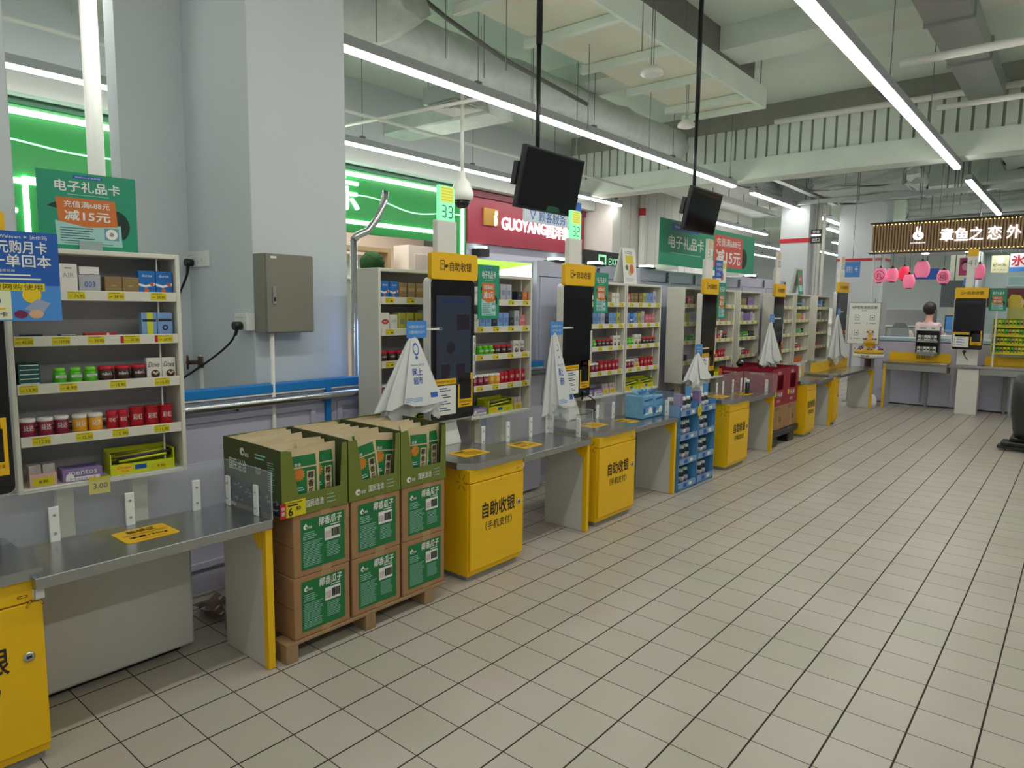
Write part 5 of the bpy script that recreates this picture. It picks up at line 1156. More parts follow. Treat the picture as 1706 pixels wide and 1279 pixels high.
def dbox(y0, w, label, seed, D=0.45, H=0.278, wl=0.045, wr=0.025, wb=0.085):
    t = thing('display_box', label, 'display box', (-0.222, y0, 0.6126), group=None)
    b = MB(); T = 0.003
    b.box(-D, 0, 0, w, 0, T, OLIVE); b.box(-D, -D + T, 0, w, T, H, OLIVE)
    # sides
    for y in (0, w - T):
        m = Matrix(((1, 0, 0, 0), (0, 0, 1, y), (0, 1, 0, 0), (0, 0, 0, 1))); b.prism([(-D + T, T), (-0.001, T), (-0.001, H - .004), (-D * .35, H), (-D + T, H)], 0, T, OLIVD, m)
    # front with window
    m = fr((0, 0, 0)); b.prism([(0, 0), (w, 0), (w, wb), (0, wb)], 0, T, OLIVE, m); b.prism([(0, wb), (wl + .03, wb), (wl, H - .01), (0, H - .01)], 0, T, OLIVE, m); b.prism([(w - wr - .012, wb), (w, wb), (w, H - .01), (w - wr, H - .01)], 0, T, OLIVE, m)
    obj('tray', b, t)
    b = MB(); m = fr((T + .0006, 0, 0)); b.disc(.014, PWHT, m, .048, .035, 0, 14); b.disc(.006, OLIVE, m, .052, .033, .0004, 10); b.text('洽洽', PWHT, m, w=.022, h=.014, cx=.077, cy=.033, off=.0, bold=.03); b.text('国民洽洽', PWHT, m, w=.085, h=.03, cx=.15, cy=.040, off=0, bold=.02); b.lines(.05, 3, SMINT, m, .232, .06, .016, .003)
    ms = fr((0, -.0008, 0), 'y-'); NV = M('seed_navy', (30, 32, 50), .5, vary=.8, scale=110)
    b.flat([(-D + .01, .005), (-.003, .005), (-.003, .06), (-D * .3, .085), (-D * .6, .10), (-D + .01, .13)], NV, ms, 0)
    for k in range(36):
        cx = -D * random.random() * .95 - .01; cy = .015 + random.random() * (.05 + .05 * (-cx / D)); a = random.uniform(-.6, .6)
        L = .016; q = [(-L, 0), (0, .004), (L, 0), (0, -.004)]; b.flat([(cx + x * math.cos(a) - y * math.sin(a), cy + x * math.sin(a) + y * math.cos(a)) for x, y in q], PGRY, ms, .0005)
    b.text('国民洽洽', PWHT, ms, w=.14, h=.05, cx=-D + .12, cy=.17, off=.0003, bold=.02); b.disc(.017, PWHT, ms, -D + .16, .232, .0003, 14); b.disc(.008, OLIVD, ms, -D + .165, .23, .0006, 10); b.text('洽洽', PWHT, ms, w=.032, h=.016, cx=-D + .195, cy=.222, off=.0003, bold=.03); b.lines(.10, 2, SMINT, ms, -.14, .235, .014, .006); b.text('百宝瓜子', PWHT, ms, w=.045, h=.03, cx=-.165, cy=.17, off=.0003); b.lines(.05, 13, SMINT, ms, -.07, .215, .0095, .003)
    obj('printed_panel', b, t)
    rnd = random.Random(seed)
    return t
PG = 'seed pouches in the olive boxes'
def pch(x, y, rx, lab, rz=0.0, lean=0.0, key='pouch', dz=0.0):
    o = obj('seed_pouch', cached(key, 'seed_pouch', pouch), loc=(x, y, 0.6162 + dz), label=lab, cat='pouch', group=PG, rot=(rx, lean, rz)); return o
BOXES = [(0.035, 0.315, 'left olive display box of seed pouches with price card'), (0.357, 0.29, 'middle olive display box of seed pouches'), (0.652, 0.29, 'right olive display box of seed pouches beside the kiosk')]
for bi, (y0, w, lb) in enumerate(BOXES):
    dbox(y0, w, lb, bi)
    nm = ('left', 'middle', 'right')[bi]
    sl = [0, .14, -.05][bi]
    pch(-0.243, y0 + .118 + .012 * (bi == 1), sl, 'front left seed pouch in the %s olive box' % nm, rz=[-.04, 0.05, 0][bi])
    if bi == 1: pch(-0.262, y0 + .205, -.12, 'front right tilted seed pouch in the middle olive box', rz=.05)
    else: pch(-0.262, y0 + .215, .0, 'front right seed pouch in the %s olive box' % nm, rz=0.03)
    for k in range(7):
        for s in range(2):
            pch(-0.30 - 0.052 * k, y0 + (.092, .222 - .022 * (bi > 0))[s] + random.uniform(-.008, .008), random.uniform(-.05, .05), 'seed pouch in row %s behind the front of the %s olive box, %s side' % (ORD[k], nm, ('left', 'right')[s]), rz=random.uniform(-.13, .13), lean=-.16 - .2 * random.random(), dz=random.uniform(-.0, .012))
t = thing('price_card', 'red and yellow price card reading 6.90 on the left box', 'price card', (-0.2165, 0.045, 0.618))
b = MB(); b.box(0, 0.0008, 0.0, 0.095, -.004, .062, TAG); m = fr((0.0012, 0, 0)); b.rect(.026, .062, RED, m, -.008, .026, 0); b.text('特', PWHT, m, w=.016, h=.016, cx=-.008, cy=.036); b.text('惠', PWHT, m, w=.016, h=.016, cx=-.008, cy=.016); b.text('6', INK, m, h=.032, cx=.025, cy=.018, bold=.03); b.text('.90', INK, m, h=.016, cx=.058, cy=.027, bold=.02); b.rect(.045, .007, BRN, m, .035, .044, .0003); b.rect(.07, .003, BRN, m, .045, .054, .0003); obj('card', b, t)

# ---------------------------------------------------------------- blue bottle display
DB = M('display_blue', (84, 152, 206), .45, vary=.12, scale=30); DBD = M('display_navy', (20, 34, 60), .6); DBP = M('display_print', (126, 160, 196), .5, vary=.35, scale=60)
def bottledisp(y0, label):
    t = thing('bottle_display', label, 'display stand', (-0.23, y0, 0)); w = .335; D = .40
    b = MB(); b.box(-D, -D + .006, 0, w, 0, .74, DBD)
    b.box(-D, 0, 0, .012, 0, .70, DB, .002); b.box(-D, 0, w - .012, w, 0, .70, DB, .002); b.box(-D + .03, -.012, .013, w - .013, 0, .02, DB)
    obj('case', b, t)
    for k, z in enumerate((.02, .215, .415, .61)):
        sh = cpart('shelf', 'dshelf', lambda b: (b.box(-D + .007, -.002, .013, w - .013, 0, .008, DBD), b.box(-.012, .003, .013, w - .013, -.0, .048, DBP, .001), b.box(.0032, .0038, .10, .16, .008, .04, SBLU), b.box(.0032, .0038, .20, .25, .012, .036, PWHT)), t, loc=(0, 0, z))
    b = MB()
    P = [(0, .80), (.07, .80), (.085, .86), (.0, .88)]
    b.box(-.08, -.070, w - .10, w - .013, .69, .83, DB, .002); obj('top_flap', b, t)
    return t
bottledisp(3.535, 'blue cardboard bottle stand touching the steel bench'); bottledisp(3.875, 'blue cardboard bottle stand touching the yellow cabinet')
t = thing('price_card', 'yellow star price card between the two blue bottle stands', 'price card', (-0.218, 3.862, .63)); b = MB(); P = [((.035 if k % 2 else .045) * math.cos(k * PI / 8), (.042 if k % 2 else .055) * math.sin(k * PI / 8)) for k in range(16)]; b.prism(P, .0, .001, TAG, fr((0, 0, 0))); b.text('9.9', RED, fr((.0012, 0, 0)), h=.022); obj('card', b, t)
BOTG = M('bottle_dark', (34, 44, 52), .2, vary=.1); BOTL = M('bottle_label', (196, 196, 210), .5, vary=.25, scale=60); GREENC = M('cap_pale_green', (196, 222, 206), .45)
def disp_bottle(key, cap=LIDW): return ('bottle', [('body', lambda b: (b.lathe([(.034, 0), (.036, .005), (.036, .085), (.024, .104), (.0235, .106)], (0, 0, 0), BOTG, 16), b.lathe([(.0365, .02), (.0365, .07)], (0, 0, 0), BOTL, 16))), ('cap', lambda b: b.lathe([(.028, .106), (.029, .108), (.029, .128), (.026, .131)], (0, 0, 0), cap, 16))])
KB = disp_bottle('db'); KBG = disp_bottle('dbg', GREENC)
for s, y0 in enumerate((3.535, 3.875)):
    for k, z in enumerate((.0285, .2235, .4235, .6185)):
        for q in range(3):
            x = -.245 - .062 * (q == 0) - .01 * q; g = (k == 3 and q == 0)
            put(KBG if (s == 0 and k < 3) else KB, 'dbg' if (s == 0 and k < 3) else 'db', (x - .045, y0 + .075 + .095 * q, z), 0, '%s white capped dark bottle, %s shelf of the %s blue stand' % (ORD[q], ('bottom', 'second lowest', 'second highest', 'top')[k], ('left', 'right')[s]), 'bottle', 'bottles in the blue stands')
    for q, (x, y) in enumerate(((-.33, .06), (-.36, .16))):
        if q == 0:
            b = MB(); b.box(-.03, .03, -.022, .022, 0, .17, CPUR, .002); b.rect(.03, .03, PWHT, fr((.0304, 0, .05))); obj('carton', b, loc=(-.27, y0 + .035, .6185 + .0), label='tall purple grey carton on the %s blue stand top' % ('left', 'right')[s], cat='carton')
# clear packs on the bench
FILM = M('pack_blue_film', (120, 178, 216), .25, vary=.25, scale=20, alpha=.85)
def pack(x0, x1, y0, y1, z0, z1, label):
    b = MB(); b.box(x0, x1, y0, y1, z0, z1, FILM, .012)
    for q in range(3): b.flat([(y0 + .02, z0 + .03 + q * .05), (y1 - .02, z0 + .035 + q * .05), (y1 - .02, z0 + .05 + q * .05), (y0 + .02, z0 + .045 + q * .05)], (PWHT, SBLUL, SBLU)[q], fr((x1 + .0005, 0, 0)), 0)
    m = fr((x1 + .001, (y0 + y1) / 2, (z0 + z1) / 2)); b.disc(.028, PWHT, m, .03, -.03, 0); b.rect(.035, .045, SBLU, m, -.06, -.03, 0)
    c = Vector(((x0 + x1) / 2, (y0 + y1) / 2, z1))
    for k in range(10):
        a = k * 2 * PI / 10; b.faces([c + Vector((0, 0, -.005)), c + Vector((math.cos(a) * .05, math.sin(a) * .07, .03 + .02 * (k % 2))), c + Vector((math.cos(a + .5) * .06, math.sin(a + .5) * .08, .02))], [(0, 1, 2)], FILM)
    return obj('water_pack', b, label=label, cat='pack')
pack(-.62, -.30, 3.51, 3.525, 0, 0.01, '') if False else None
pack(-.52, -.36, 3.17, 3.34, .6215, .80, 'blue film wrapped pack on the bench, left one')
pack(-.52, -.36, 3.35, 3.49, .6215, .79, 'blue film wrapped pack on the bench, right one')

# ---------------------------------------------------------------- crimson crates on a dolly
CRM = M('crimson_box', (150, 24, 50), .45, vary=.06); CRMD = M('crimson_window', (44, 26, 34), .4)
t = thing('dolly', 'black low platform dolly carrying cartons and crimson crates', 'dolly', (-.30, 5.80, 0))
b = MB(); b.box(-.52, .02, 0, .86, .105, .17, BLK, .01); obj('platform', b, t)
for x in (-.05, -.45):
    for y in (.08, .62): cpart('foot', 'dfoot', lambda b: b.box(-.06, .06, -.07, .12, 0, .1045, BLK, .012), t, loc=(x, y, 0))
for k in range(2):
    b = MB(); b.box(-.46, 0, 0, .405, 0, .262, KRAFT, .004); m = fr((.0008, .2, .13)); b.text('瓜子仁', BRN, m, w=.16, h=.035, cy=.10); b.rect(.018, .06, BRN, m, .06, -.02); b.rect(.018, .05, BRN, m, .10, -.03); b.box(.0001, .0006, .19, .23, .0, .262, M('packing_tape', None))
    obj('shipping_carton', b, loc=(-.31, 5.83 + .41 * k, .1705), label='%s plain brown carton on the black dolly' % ('left', 'right')[k], cat='carton')
for k in range(2):
    for q in range(2):
        t = thing('crimson_crate', '%s %s crimson open box above the brown cartons' % (('front', 'rear')[q], ('left', 'right')[k]), 'box', (-.31 - .30 * q, 5.83 + .41 * k, .4332), group='crimson display boxes')
        def cb(b):
            b.box(-.295, 0, 0, .405, 0, .004, CRM); b.box(-.295, -.291, 0, .405, .004, .40, CRM); b.box(-.291, 0, 0, .004, .004, .40, CRM); b.box(-.291, 0, .401, .405, .004, .40, CRM)
            m = fr((-.004, 0, 0)); b.prism([(0.004, .004), (.401, .004), (.401, .17), (.004, .17)], 0, .004, CRM, m); b.prism([(.004, .17), (.14, .17), (.14, .40), (.004, .40)], 0, .004, CRM, m); b.prism([(.33, .17), (.401, .17), (.401, .40), (.33, .40)], 0, .004, CRM, m); b.prism([(.14, .33), (.33, .33), (.33, .40), (.14, .40)], 0, .004, CRM, m)
            m2 = fr((.0006, .2, 0)); b.rect(.19, .08, PWHT, m2, .03, .11, 0) if False else b.text('开心果', PWHT, m2, w=.15, h=.05, cx=.03, cy=.12, bold=.03); b.disc(.03, TAG, m2, -.10, .13); b.text('真好吃', PWHT, m2, w=.10, h=.03, cx=.0, cy=.05); b.text('每日', PWHT, m2, w=.09, h=.035, cx=.0, cy=.355)
            m3 = fr((0, -.0006, 0), 'y-'); 
            for r in range(4): b.rect(.07, .012, SRED, m3, -.09, .33 - .08 * r, 0)
            b.text('•国民坚果', PWHT, m3, w=.16, h=.018, cx=-.17, cy=.35)
        cpart('box', 'crate', cb, t)
for k, (y, x) in enumerate(((5.95, -.36), (6.06, -.40), (6.36, -.36), (6.48, -.42))):
    b = MB(); b.box(-.03, .03, -.05, .05, 0, .28, CRMD, .006); b.rect(.07, .09, M('nut_print', (140, 110, 90), .5, vary=.5, scale=50), fr((.0304, 0, .2))); obj('nut_pouch', b, loc=(x, y, .4375), label='dark nut pouch inside a crimson crate, %s from the left' % ORD[k], cat='pouch', group='nut pouches in the crimson boxes')
b = MB(); b.box(-.09, -.085, .0, .16, 0, .09, CRM, mat=Matrix.Rotation(.5, 4, 'X')); m = Matrix.Rotation(.5, 4, 'X') @ fr((-.0845, .08, .045)); b.text('特价', PWHT, m, w=.1, h=.03); obj('price_card', b, loc=(-.50, 6.30, .835), label='tilted crimson card lying on the crates under the white bags', cat='price card')
b = MB(); b.ball((0, 0, .03), .035, BLK, 2, (1, 1.6, .9), .1); b.ball((0, .05, .045), .02, PWHT, 2); obj('toy_bundle', b, loc=(-.75, 6.02, .8337), label='small black and white bundle lying on the crimson crates', cat='bundle')
b = MB(); b.cyl((0, 0, 0), (0, 0, .11), .022, M('bottle_dark', None), 14); b.cyl((0, 0, .1102), (0, 0, .14), .018, PWHT, 14); obj('spray_bottle', b, loc=(-.40, 5.36, .6215), label='dark bottle with white top standing on the fourth bench', cat='bottle')
# ---------------------------------------------------------------- far end: last checkouts facing the camera
struct('wall_far_counter_panel', MB().box(-0.62, 3.2, 10.78, 10.84, 0.02, 0.98, LAV))
t = thing('service_counter', 'lavender food stall counter with pale glass top edge', 'counter', (0, 10.9, 0))
b = MB(); b.box(-0.60, 3.2, -0.04, 0.55, 0.99, 1.04, M('counter_top', (178, 200, 206), 0.3, vary=.03), .004); obj('counter_top', b, t)
b = MB(); b.box(-0.58, 3.2, 0.0, 0.5, 0.0, 0.98, LAV); obj('body', b, t)
for x in (0.25, 1.3, 2.2): struct('trim_far_%d' % int(x * 10), MB().box(x, x + 0.03, 10.765, 10.779, 0.05, 0.92, PGRY))
def far_bench(x0, x1, label, panel=None, word='装袋区'):
    t = thing('checkout_bench', label, 'bench', (0, 10.2, 0)); zt = .70
    b = MB(); b.box(x0, x1, 0, .40, zt - .035, zt, STEEL, .003); obj('worktop', b, t)
    b = MB(); b.box(x0, x1, .005, .03, zt - .12, zt - .036, PGRY); b.box(x0 + .02, x1, .34, .37, .55, .64, PGRY); obj('rail', b, t)
    b = MB(); m = fr(((x0 + x1) / 2, .405, zt + .065), 'y-'); b.box(x0 + .01, x1 - .01, .406, .416, zt + .0, zt + .13, YEL, .002); b.text(word, BRN, m, h=.06, off=.001, cx=.05); obj('yellow_backboard', b, t)
    if panel is not None:
        b = MB(); b.box(panel, panel + .03, .035, .40, .002, zt - .036, BENW); b.box(panel - .002, panel + .032, 0, .034, .002, zt - .036, YEL, .002)
        m = fr((panel + .03, .012, 0), 'y-'); b.prism([(0, zt - .04), (.10, zt - .04), (.03, zt - .11), (0, zt - .11)], 0, .004, YEL, m); burst(b, fr((panel + .02, -.003, zt - .07), 'y-'), .025); obj('end_panel', b, t)
    return t
far_bench(-0.18, 0.66, 'far steel bench with yellow backboard under the food stall', panel=-0.16)
far_bench(1.06, 2.3, 'steel bench right of the far kiosk pedestal', word='装袋区')
t = thing('leg_frame', 'pale open leg frame under the right far bench', 'frame', (1.42, 10.25, 0))
b = MB(); b.box(0, .03, 0, .03, 0, .57, PGRY); b.box(.22, .25, 0, .03, 0, .57, PGRY); b.box(.031, .219, 0, .03, .02, .05, PGRY); b.box(.031, .219, 0, .03, .54, .57, PGRY); obj('frame', b, t)
# kiosk facing the camera: rotate the same builder
t = thing('kiosk_pedestal', 'tall white pedestal carrying the far kiosk', 'pedestal', (0.72, 10.20, 0))
b = MB(); b.box(.07, .33, .02, .20, 0, .655, WHT, .006); obj('column', b, t)
b = MB(); b.box(-.04, .36, -.01, .35, .662, .70, STEEL, .003); obj('shelf_top', b, t)
b = MB(); b.box(.03, .29, .13, .22, .7005, .96, WHT, .006); obj('neck', b, t)
kiosk(10.20, 'far checkout kiosk facing the camera before the food stall', None, x=0.695, z0=0.93, rz=-PI / 2, pedestal=False, W=.365, H=.72, side_strip=False)
t = thing('checkout_number_light', 'white lane number light above the far kiosk', 'lane light', (0.79, 10.28, 1.84))
b = MB(); b.box(0, .10, 0, .03, -.30, .24, WHT, .006); obj('post', b, t); b = MB(); b.box(0.001, .13, -.004, -.0005, .24, .50, WHT, .004); b.box(.0, .13, -.006, -.0045, .40, .50, YELS); b.text('41', PGRY, fr((.06, -.0065, .31), 'y-'), h=.08); obj('number_plate', b, t)
t = cable([(0.86, 10.16, .90), (0.87, 10.15, .84), (0.90, 10.14, .80), (0.91, 10.14, .78)], .005, 'black scanner cable hanging under the far kiosk')
t = gift_poster((1.08, 10.36, 1.48), .20, .30, 'small green gift card poster beside the far kiosk', rz=-PI / 2); obj('pole', MB().box(-.02, -.007, .09, .11, -.779, .1, WHT), t)
# small racks
def mini_rack(x, y, z, w, h, rows, label, head=None, fill='white', frame=BLK, zg=0.0):
    t = thing('counter_rack', label, 'rack', (x, y, z))
    b = MB(); 
    b.box(0, .012, 0, .14, 0, h, frame); b.box(w - .012, w, 0, .14, 0, h, frame); b.box(.012, w - .012, .13, .14, 0, h, frame); obj('frame', b, t)
    for k in range(rows):
        zz = k * (h - (.07 if head else 0)) / rows
        b = MB(); b.box(.013, w - .013, 0, .129, zz + .002, zz + .010, PGRY); b.box(.013, w - .013, -.004, -.0005, zz, zz + .03, TAG if fill == 'lime' else PGRY); obj('shelf', b, t)
        n = int((w - .03) / .042)
        for q in range(n):
            c = {'white': (PWHT, PGRY, PWHT)[q % 3], 'lime': (CLIM, MINT, M('box_tan', (190, 160, 100), .5), CLIM)[(q + k) % 4]}[fill]
            o = put(('carton', [('body', lambda b, c=c: (b.box(-.018, .018, -.01, .03, 0, .095, c, .002), b.rect(.026, .02, INK, fr((0, -.0106, .05), 'y-'))))]), ('mr', fill, c.name), (x + .038 + .042 * q, y + .03, z + zz + .0105), 0, 'small pack on the %s' % label.replace(' standing', ''), 'pack', 'packs on the ' + label.split(' with')[0]) if False else obj('carton', cached(('mr', fill, c.name), 'carton', lambda b, c=c: (b.box(-.018, .018, -.01, .03, 0, .095, c, .002), b.rect(.026, .02, INK, fr((0, -.0106, .05), 'y-')))), loc=(x + .036 + .042 * q, y + .03, z + zz + .0105),
                label='%s small pack, row %s of the %s' % (ORD[q], ORD[rows - 1 - k], 'lime sweets rack at the right edge' if fill == 'lime' else 'black counter rack'), cat='pack', group='packs on the ' + ('lime sweets rack' if fill == 'lime' else 'black counter rack'))
    if head:
        b = MB(); b.box(-.005, w + .005, -.01, -.004, h - .065, h + .01, PWHT, .002); m = fr((w / 2, -.0104, h - .03), 'y-'); b.rect(w * .3, .02, PGRY, m, -w * .22, 0); b.disc(.028, PGRY, m, w * .22, 0, .0004, 14, .4); obj('header', b, t)
    return t
mini_rack(0.20, 10.46, 0.83, .30, .41, 2, 'small black counter rack with white header', head=True)
t = thing('rack_stand', 'slim grey stand holding the small black counter rack', 'stand', (0.35, 10.72, 0)); b = MB(); b.box(-.10, .10, -.255, .0, .80, .829, PGRY); b.box(-.015, .015, -.02, 0.02, 0, .80, PGRY); obj('post', b, t)
mini_rack(1.14, 10.44, 0.87, .56, .50, 4, 'lime green sweets rack at the right edge', fill='lime', frame=M('rack_lime', (170, 170, 40), .5))
t = thing('rack_stand', 'pale stand holding the lime sweets rack', 'stand', (1.42, 10.72, 0)); b = MB(); b.box(-.18, .18, -.26, .0, .84, .869, PGRY); b.box(-.10, -.07, -.02, .02, 0, .84, PGRY); b.box(.07, .10, -.02, .02, 0, .84, PGRY); obj('post', b, t)
t = thing('display_figure', 'yellow headed cardboard bust standing above the lime rack', 'cutout', (1.38, 10.50, 1.3707))
b = MB(); b.box(-.09, .10, -.004, .004, 0, .16, M('cut_lime', (176, 176, 96), .5)); b.prism([(-.08, .16), (.08, .16), (.10, .24), (.04, .33), (-.06, .34), (-.1, .26)], -.004, .004, M('cut_yellow', (214, 186, 60), .5, vary=.2, scale=50), fr((0, 0, 0), 'y-')); b.prism([(.06, .2), (.14, .24), (.12, .27), (.05, .26)], .005, .008, M('cut_skin', (214, 186, 160), .5), fr((0, 0, 0), 'y-')); obj('board', b, t)
# white instruction board
t = thing('instruction_board', 'white framed four step instruction board', 'sign board', (-0.78, 10.5, 0.93))
b = MB(); b.box(0, .47, 0, .02, 0, .66, PGRY, .004); b.box(.012, .458, -.002, -.0005, .012, .648, PWHT); m = fr((.235, -.0024, .33), 'y-')
b.text('4步轻松自助买单', INK, m, w=.36, h=.05, cy=.25, bold=.02); b.rect(.08, .008, PGRY, m, 0, .20)
for k, (x, y) in enumerate(((-.12, .09), (.10, .09), (-.12, -.15), (.10, -.15))):
    b.rect(.065, .085, PGRY, m, x + .02, y); b.rect(.05, .07, PWHT, m, x + .02, y, .0009); b.rect(.02, .02, INK, m, x + .02, y, .0012); b.text(str(k + 1), INK, m, h=.03, cx=x - .05, cy=y - .09); b.rect(.09, .012, PGRY, m, x + .03, y - .09)
obj('board', b, t)
b = MB(); b.box(.05, .08, .021, .04, -.93, .1, PGRY); b.box(.39, .42, .021, .04, -.93, .1, PGRY); b.box(.0, .47, -.03, .08, -.93, -.92, PGRY); obj('stand', b, t)
# candy tower
t = thing('candy_stand', 'tiered yellow candy stand with purple lollipops behind the yellow boards', 'candy stand', (-0.40, 10.30, 0))
YC = M('candy_yellow', (224, 178, 20), .4); PC = M('candy_purple', (120, 50, 110), .4)
b = MB(); b.lathe([(.16, 0), (.16, .03), (.05, .04), (.05, .72), (.20, .74), (.21, .80)], (0, 0, 0), M('stand_brown', (96, 60, 56), .5), 20); b.lathe([(.213, .742), (.213, .80)], (0, 0, 0), PWHT, 20); b.lathe([(.205, .801), (.20, .85), (.07, .86), (.06, .95), (.09, .96), (.08, 1.0), (.03, 1.01), (.03, 1.10), (.005, 1.17)], (0, 0, 0), YC, 20); obj('tower', b, t)
b = MB(); b.text('甜蜜', INK, fr((0, -.214, .77), 'y-'), w=.12, h=.035); obj('lettering', b, t)
for r, n, z in ((.19, 22, .862), (.13, 14, .89), (.085, 9, 1.015), (.04, 5, 1.12)):
    for k in range(n):
        a = 2 * PI * k / n
        cpart('lollipop', ('lol', k % 3), lambda b: (b.ball((0, 0, .012), .016, (PC, PWHT, CPUR)[k % 3], 1), b.cyl((0, 0, -.02), (0, 0, 0), .002, PWHT, 5)), t, loc=(r * math.cos(a), r * math.sin(a), z))
b = MB(); b.lathe([(.05, 0), (.06, .08), (.05, .16), (.02, .2)], (0, 0, 0), PWHT, 16); obj('jug', b, loc=(-.24, 10.02, 0), label='small white jug on the floor between the last two benches', cat='jug')

# ---------------------------------------------------------------- the food stall
SLW = M('slat_wood', (158, 128, 92), .6, vary=.08, scale=20); SLD = M('slat_dark', (96, 74, 54), .7)
t = thing('stall_canopy', 'brown slatted food stall sign with glowing white characters', 'stall sign', (0, 10.6, 0))
b = MB(); b.box(-.53, 3.4, .02, .06, 2.37, 2.80, SLD); obj('backing', b, t)
b = MB(); x = -.53
while x < 3.35: b.box(x, x + .026, 0, .019, 2.36, 2.79, SLW, .004); x += .04
obj('slats', b, t)
b = MB(); b.box(-.56, 3.4, -.04, .10, 2.80, 2.815, BLK); b.box(-.56, 3.4, -.02, .10, 2.34, 2.355, BLK); b.box(-.53, 3.4, .10, 1.0, 2.80, 2.815, BLK); obj('border', b, t)
b = MB(); 
for k in range(78): b.box(-.52 + .05 * k, -.508 + .05 * k, -.012, -.002, 2.775, 2.787, M('fairy_light', (255, 240, 150), .4, emit=3, vary=0)); b.box(-.52 + .05 * k, -.51 + .05 * k, -.012, -.002, 2.372, 2.38, M('fairy_light', None))
o = obj('fairy_lights', b, t); o['kind'] = 'stuff'
LT = M('letter_cool', (250, 250, 255), .4, emit=2.2, vary=0, emit_rgb=(236, 240, 255))
for ch, x in zip('章鱼之恋外卖', (.47, .655, .835, 1.05, 1.275, 1.5)):
    b = MB(); b.text(ch, LT, fr((x, -.001, 2.585), 'y-'), w=.165, h=.185, bold=.012, ext=.015); obj('character', b, t)
b = MB(); m = fr((.10, -.001, 2.59), 'y-'); b.prism([(.07 * math.cos(a * PI / 12), .062 * math.sin(a * PI / 12)) for a in range(24)], 0, .014, LT, m); b.disc(.028, SLD, m, .01, .005, .0145); b.disc(.017, LT, m, .015, .012, .015); b.prism([(-.03, .06), (-.012, .06), (-.012, .14), (-.03, .13)], 0, .014, LT, m); b.prism([(.005, .06), (.022, .06), (.032, .13), (.016, .14)], 0, .014, LT, m); b.text('OCTOPUS LOVE', LT, m, w=.20, h=.02, cy=-.105); obj('octopus_emblem', b, t)
# stall shell
def area(name, x, y, z, sx, sy, p, label):
    l = bpy.data.lights.new(name, 'AREA'); l.shape = 'RECTANGLE'; l.size = sx; l.size_y = sy; l.energy = p; l.color = (1, .98, .95)
    o = bpy.data.objects.new(name, l); COL.objects.link(o); o.location = (x, y, z)
area('stall_fill_light', .6, 11.5, 2.40, 1.6, .9, 16, '')  # added fill that brightens the stall beyond what its downlights give
STW = M('stall_wall_mint', (196, 216, 214), .5, vary=.03)
b = MB(); b.box(0.80, 3.4, 12.5, 12.56, 1.1, 2.6, STW); b.box(0.76, 0.80, 11.6, 12.56, 1.0, 2.6, M('stall_post', (196, 204, 204), .4)); b.box(.801, 3.4, 12.48, 12.499, 1.55, 1.85, M('stall_brown', (104, 44, 38), .5)); b.box(-.5, 3.4, 12.58, 12.62, 0, 1.0, LAV); struct('wall_stall_back', b)
b = MB(); b.box(-.53, 3.4, 10.67, 12.6, 2.42, 2.46, M('stall_ceiling', (206, 212, 210), .5)); struct('ceiling_stall', b)
for k, (x, y) in enumerate(((.25, 11.0), (.62, 11.8), (1.2, 11.1), (.0, 11.9), (1.7, 11.9))):
    t = obj('downlight', MB().lathe([(.05, 0), (.055, .004), (.055, .014)], (0, 0, 0), M('downlight', (255, 255, 250), .4, emit=9, vary=0), 16), loc=(x, y, 2.405), label='round downlight in the stall ceiling, %s counted from the left front' % ORD[k], cat='downlight', group='stall downlights')
t = thing('glass_screen', 'framed glass door screen at the left end of the stall', 'glass screen', (-0.56, 10.86, 0))
WHF = M('frame_white', (214, 222, 228), .4)
for x in (0, .14): cpart('frame_post', 'gfp', lambda b: b.box(0, .03, 0, .03, 0, 2.36, WHF, .003), t, loc=(x, 0, 0))
b = MB(); b.box(.031, .139, .012, .018, .05, 2.3, GLASS); obj('pane', b, t)
b = MB(); b.box(.08, .09, -.01, .0, 1.45, 1.65, STEEL); obj('handle', b, t)
b = MB(); b.box(-.40, .75, 11.45, 11.456, 1.045, 1.18, GLASS); obj('low_glass_guard', b, label='low clear glass guard on the stall counter', cat='glass guard')
for (x, y, w, h, z, c, tx, tc, lb) in ((.96, 11.5, .22, .26, 2.06, M('sign_beige', (206, 212, 170), .5), 'ビール', INK, 'beige hanging sign reading in black katakana'), (1.19, 11.5, .21, .27, 2.07, M('sign_iceblue', (226, 232, 240), .5), '氷', RED, 'white and blue sign with one red character')):
    t = thing('stall_sign', lb, 'sign', (x, y, z)); b = MB(); b.box(0, w, 0, .006, 0, h, c); m = fr((w / 2, -.0006, h / 2), 'y-')
    if tx == '氷': b.text(tx, tc, m, w=w * .8, h=h * .6, cy=h * .12, bold=.05); b.rect(w, h * .25, SBLUL, m, 0, -h * .37)
    else: b.text(tx, tc, m, w=w * .75, h=h * .16, cy=-h * .05, bold=.03); b.disc(.05, PWHT, m, 0, h * .25); b.text('あります', PGRY, m, w=w * .7, h=h * .08, cy=-h * .32)
    obj('board', b, t); obj('hanging_wire', MB().cyl((w / 2, .003, h), (w / 2, .003, 2.419 - z), .003, WIRE, 5), t)
t = thing('stall_sign', 'dark pink hanging banner with a pale figure shape', 'sign', (.62, 10.9, 2.0)); b = MB(); b.box(0, .15, 0, .005, 0, .26, M('banner_magenta', (186, 50, 110), .5)); m = fr((.075, -.0006, .13), 'y-'); b.disc(.04, M('banner_pink', (220, 150, 170), .5), m, 0, 0, 0, 12, 1.4); b.disc(.05, M('banner_dark', (60, 30, 50), .5), m, 0, .05, -.0003, 12, .8); obj('board', b, t); obj('hanging_wire', MB().cyl((.075, .003, .26), (.075, .003, .419), .003, WIRE, 5), t)
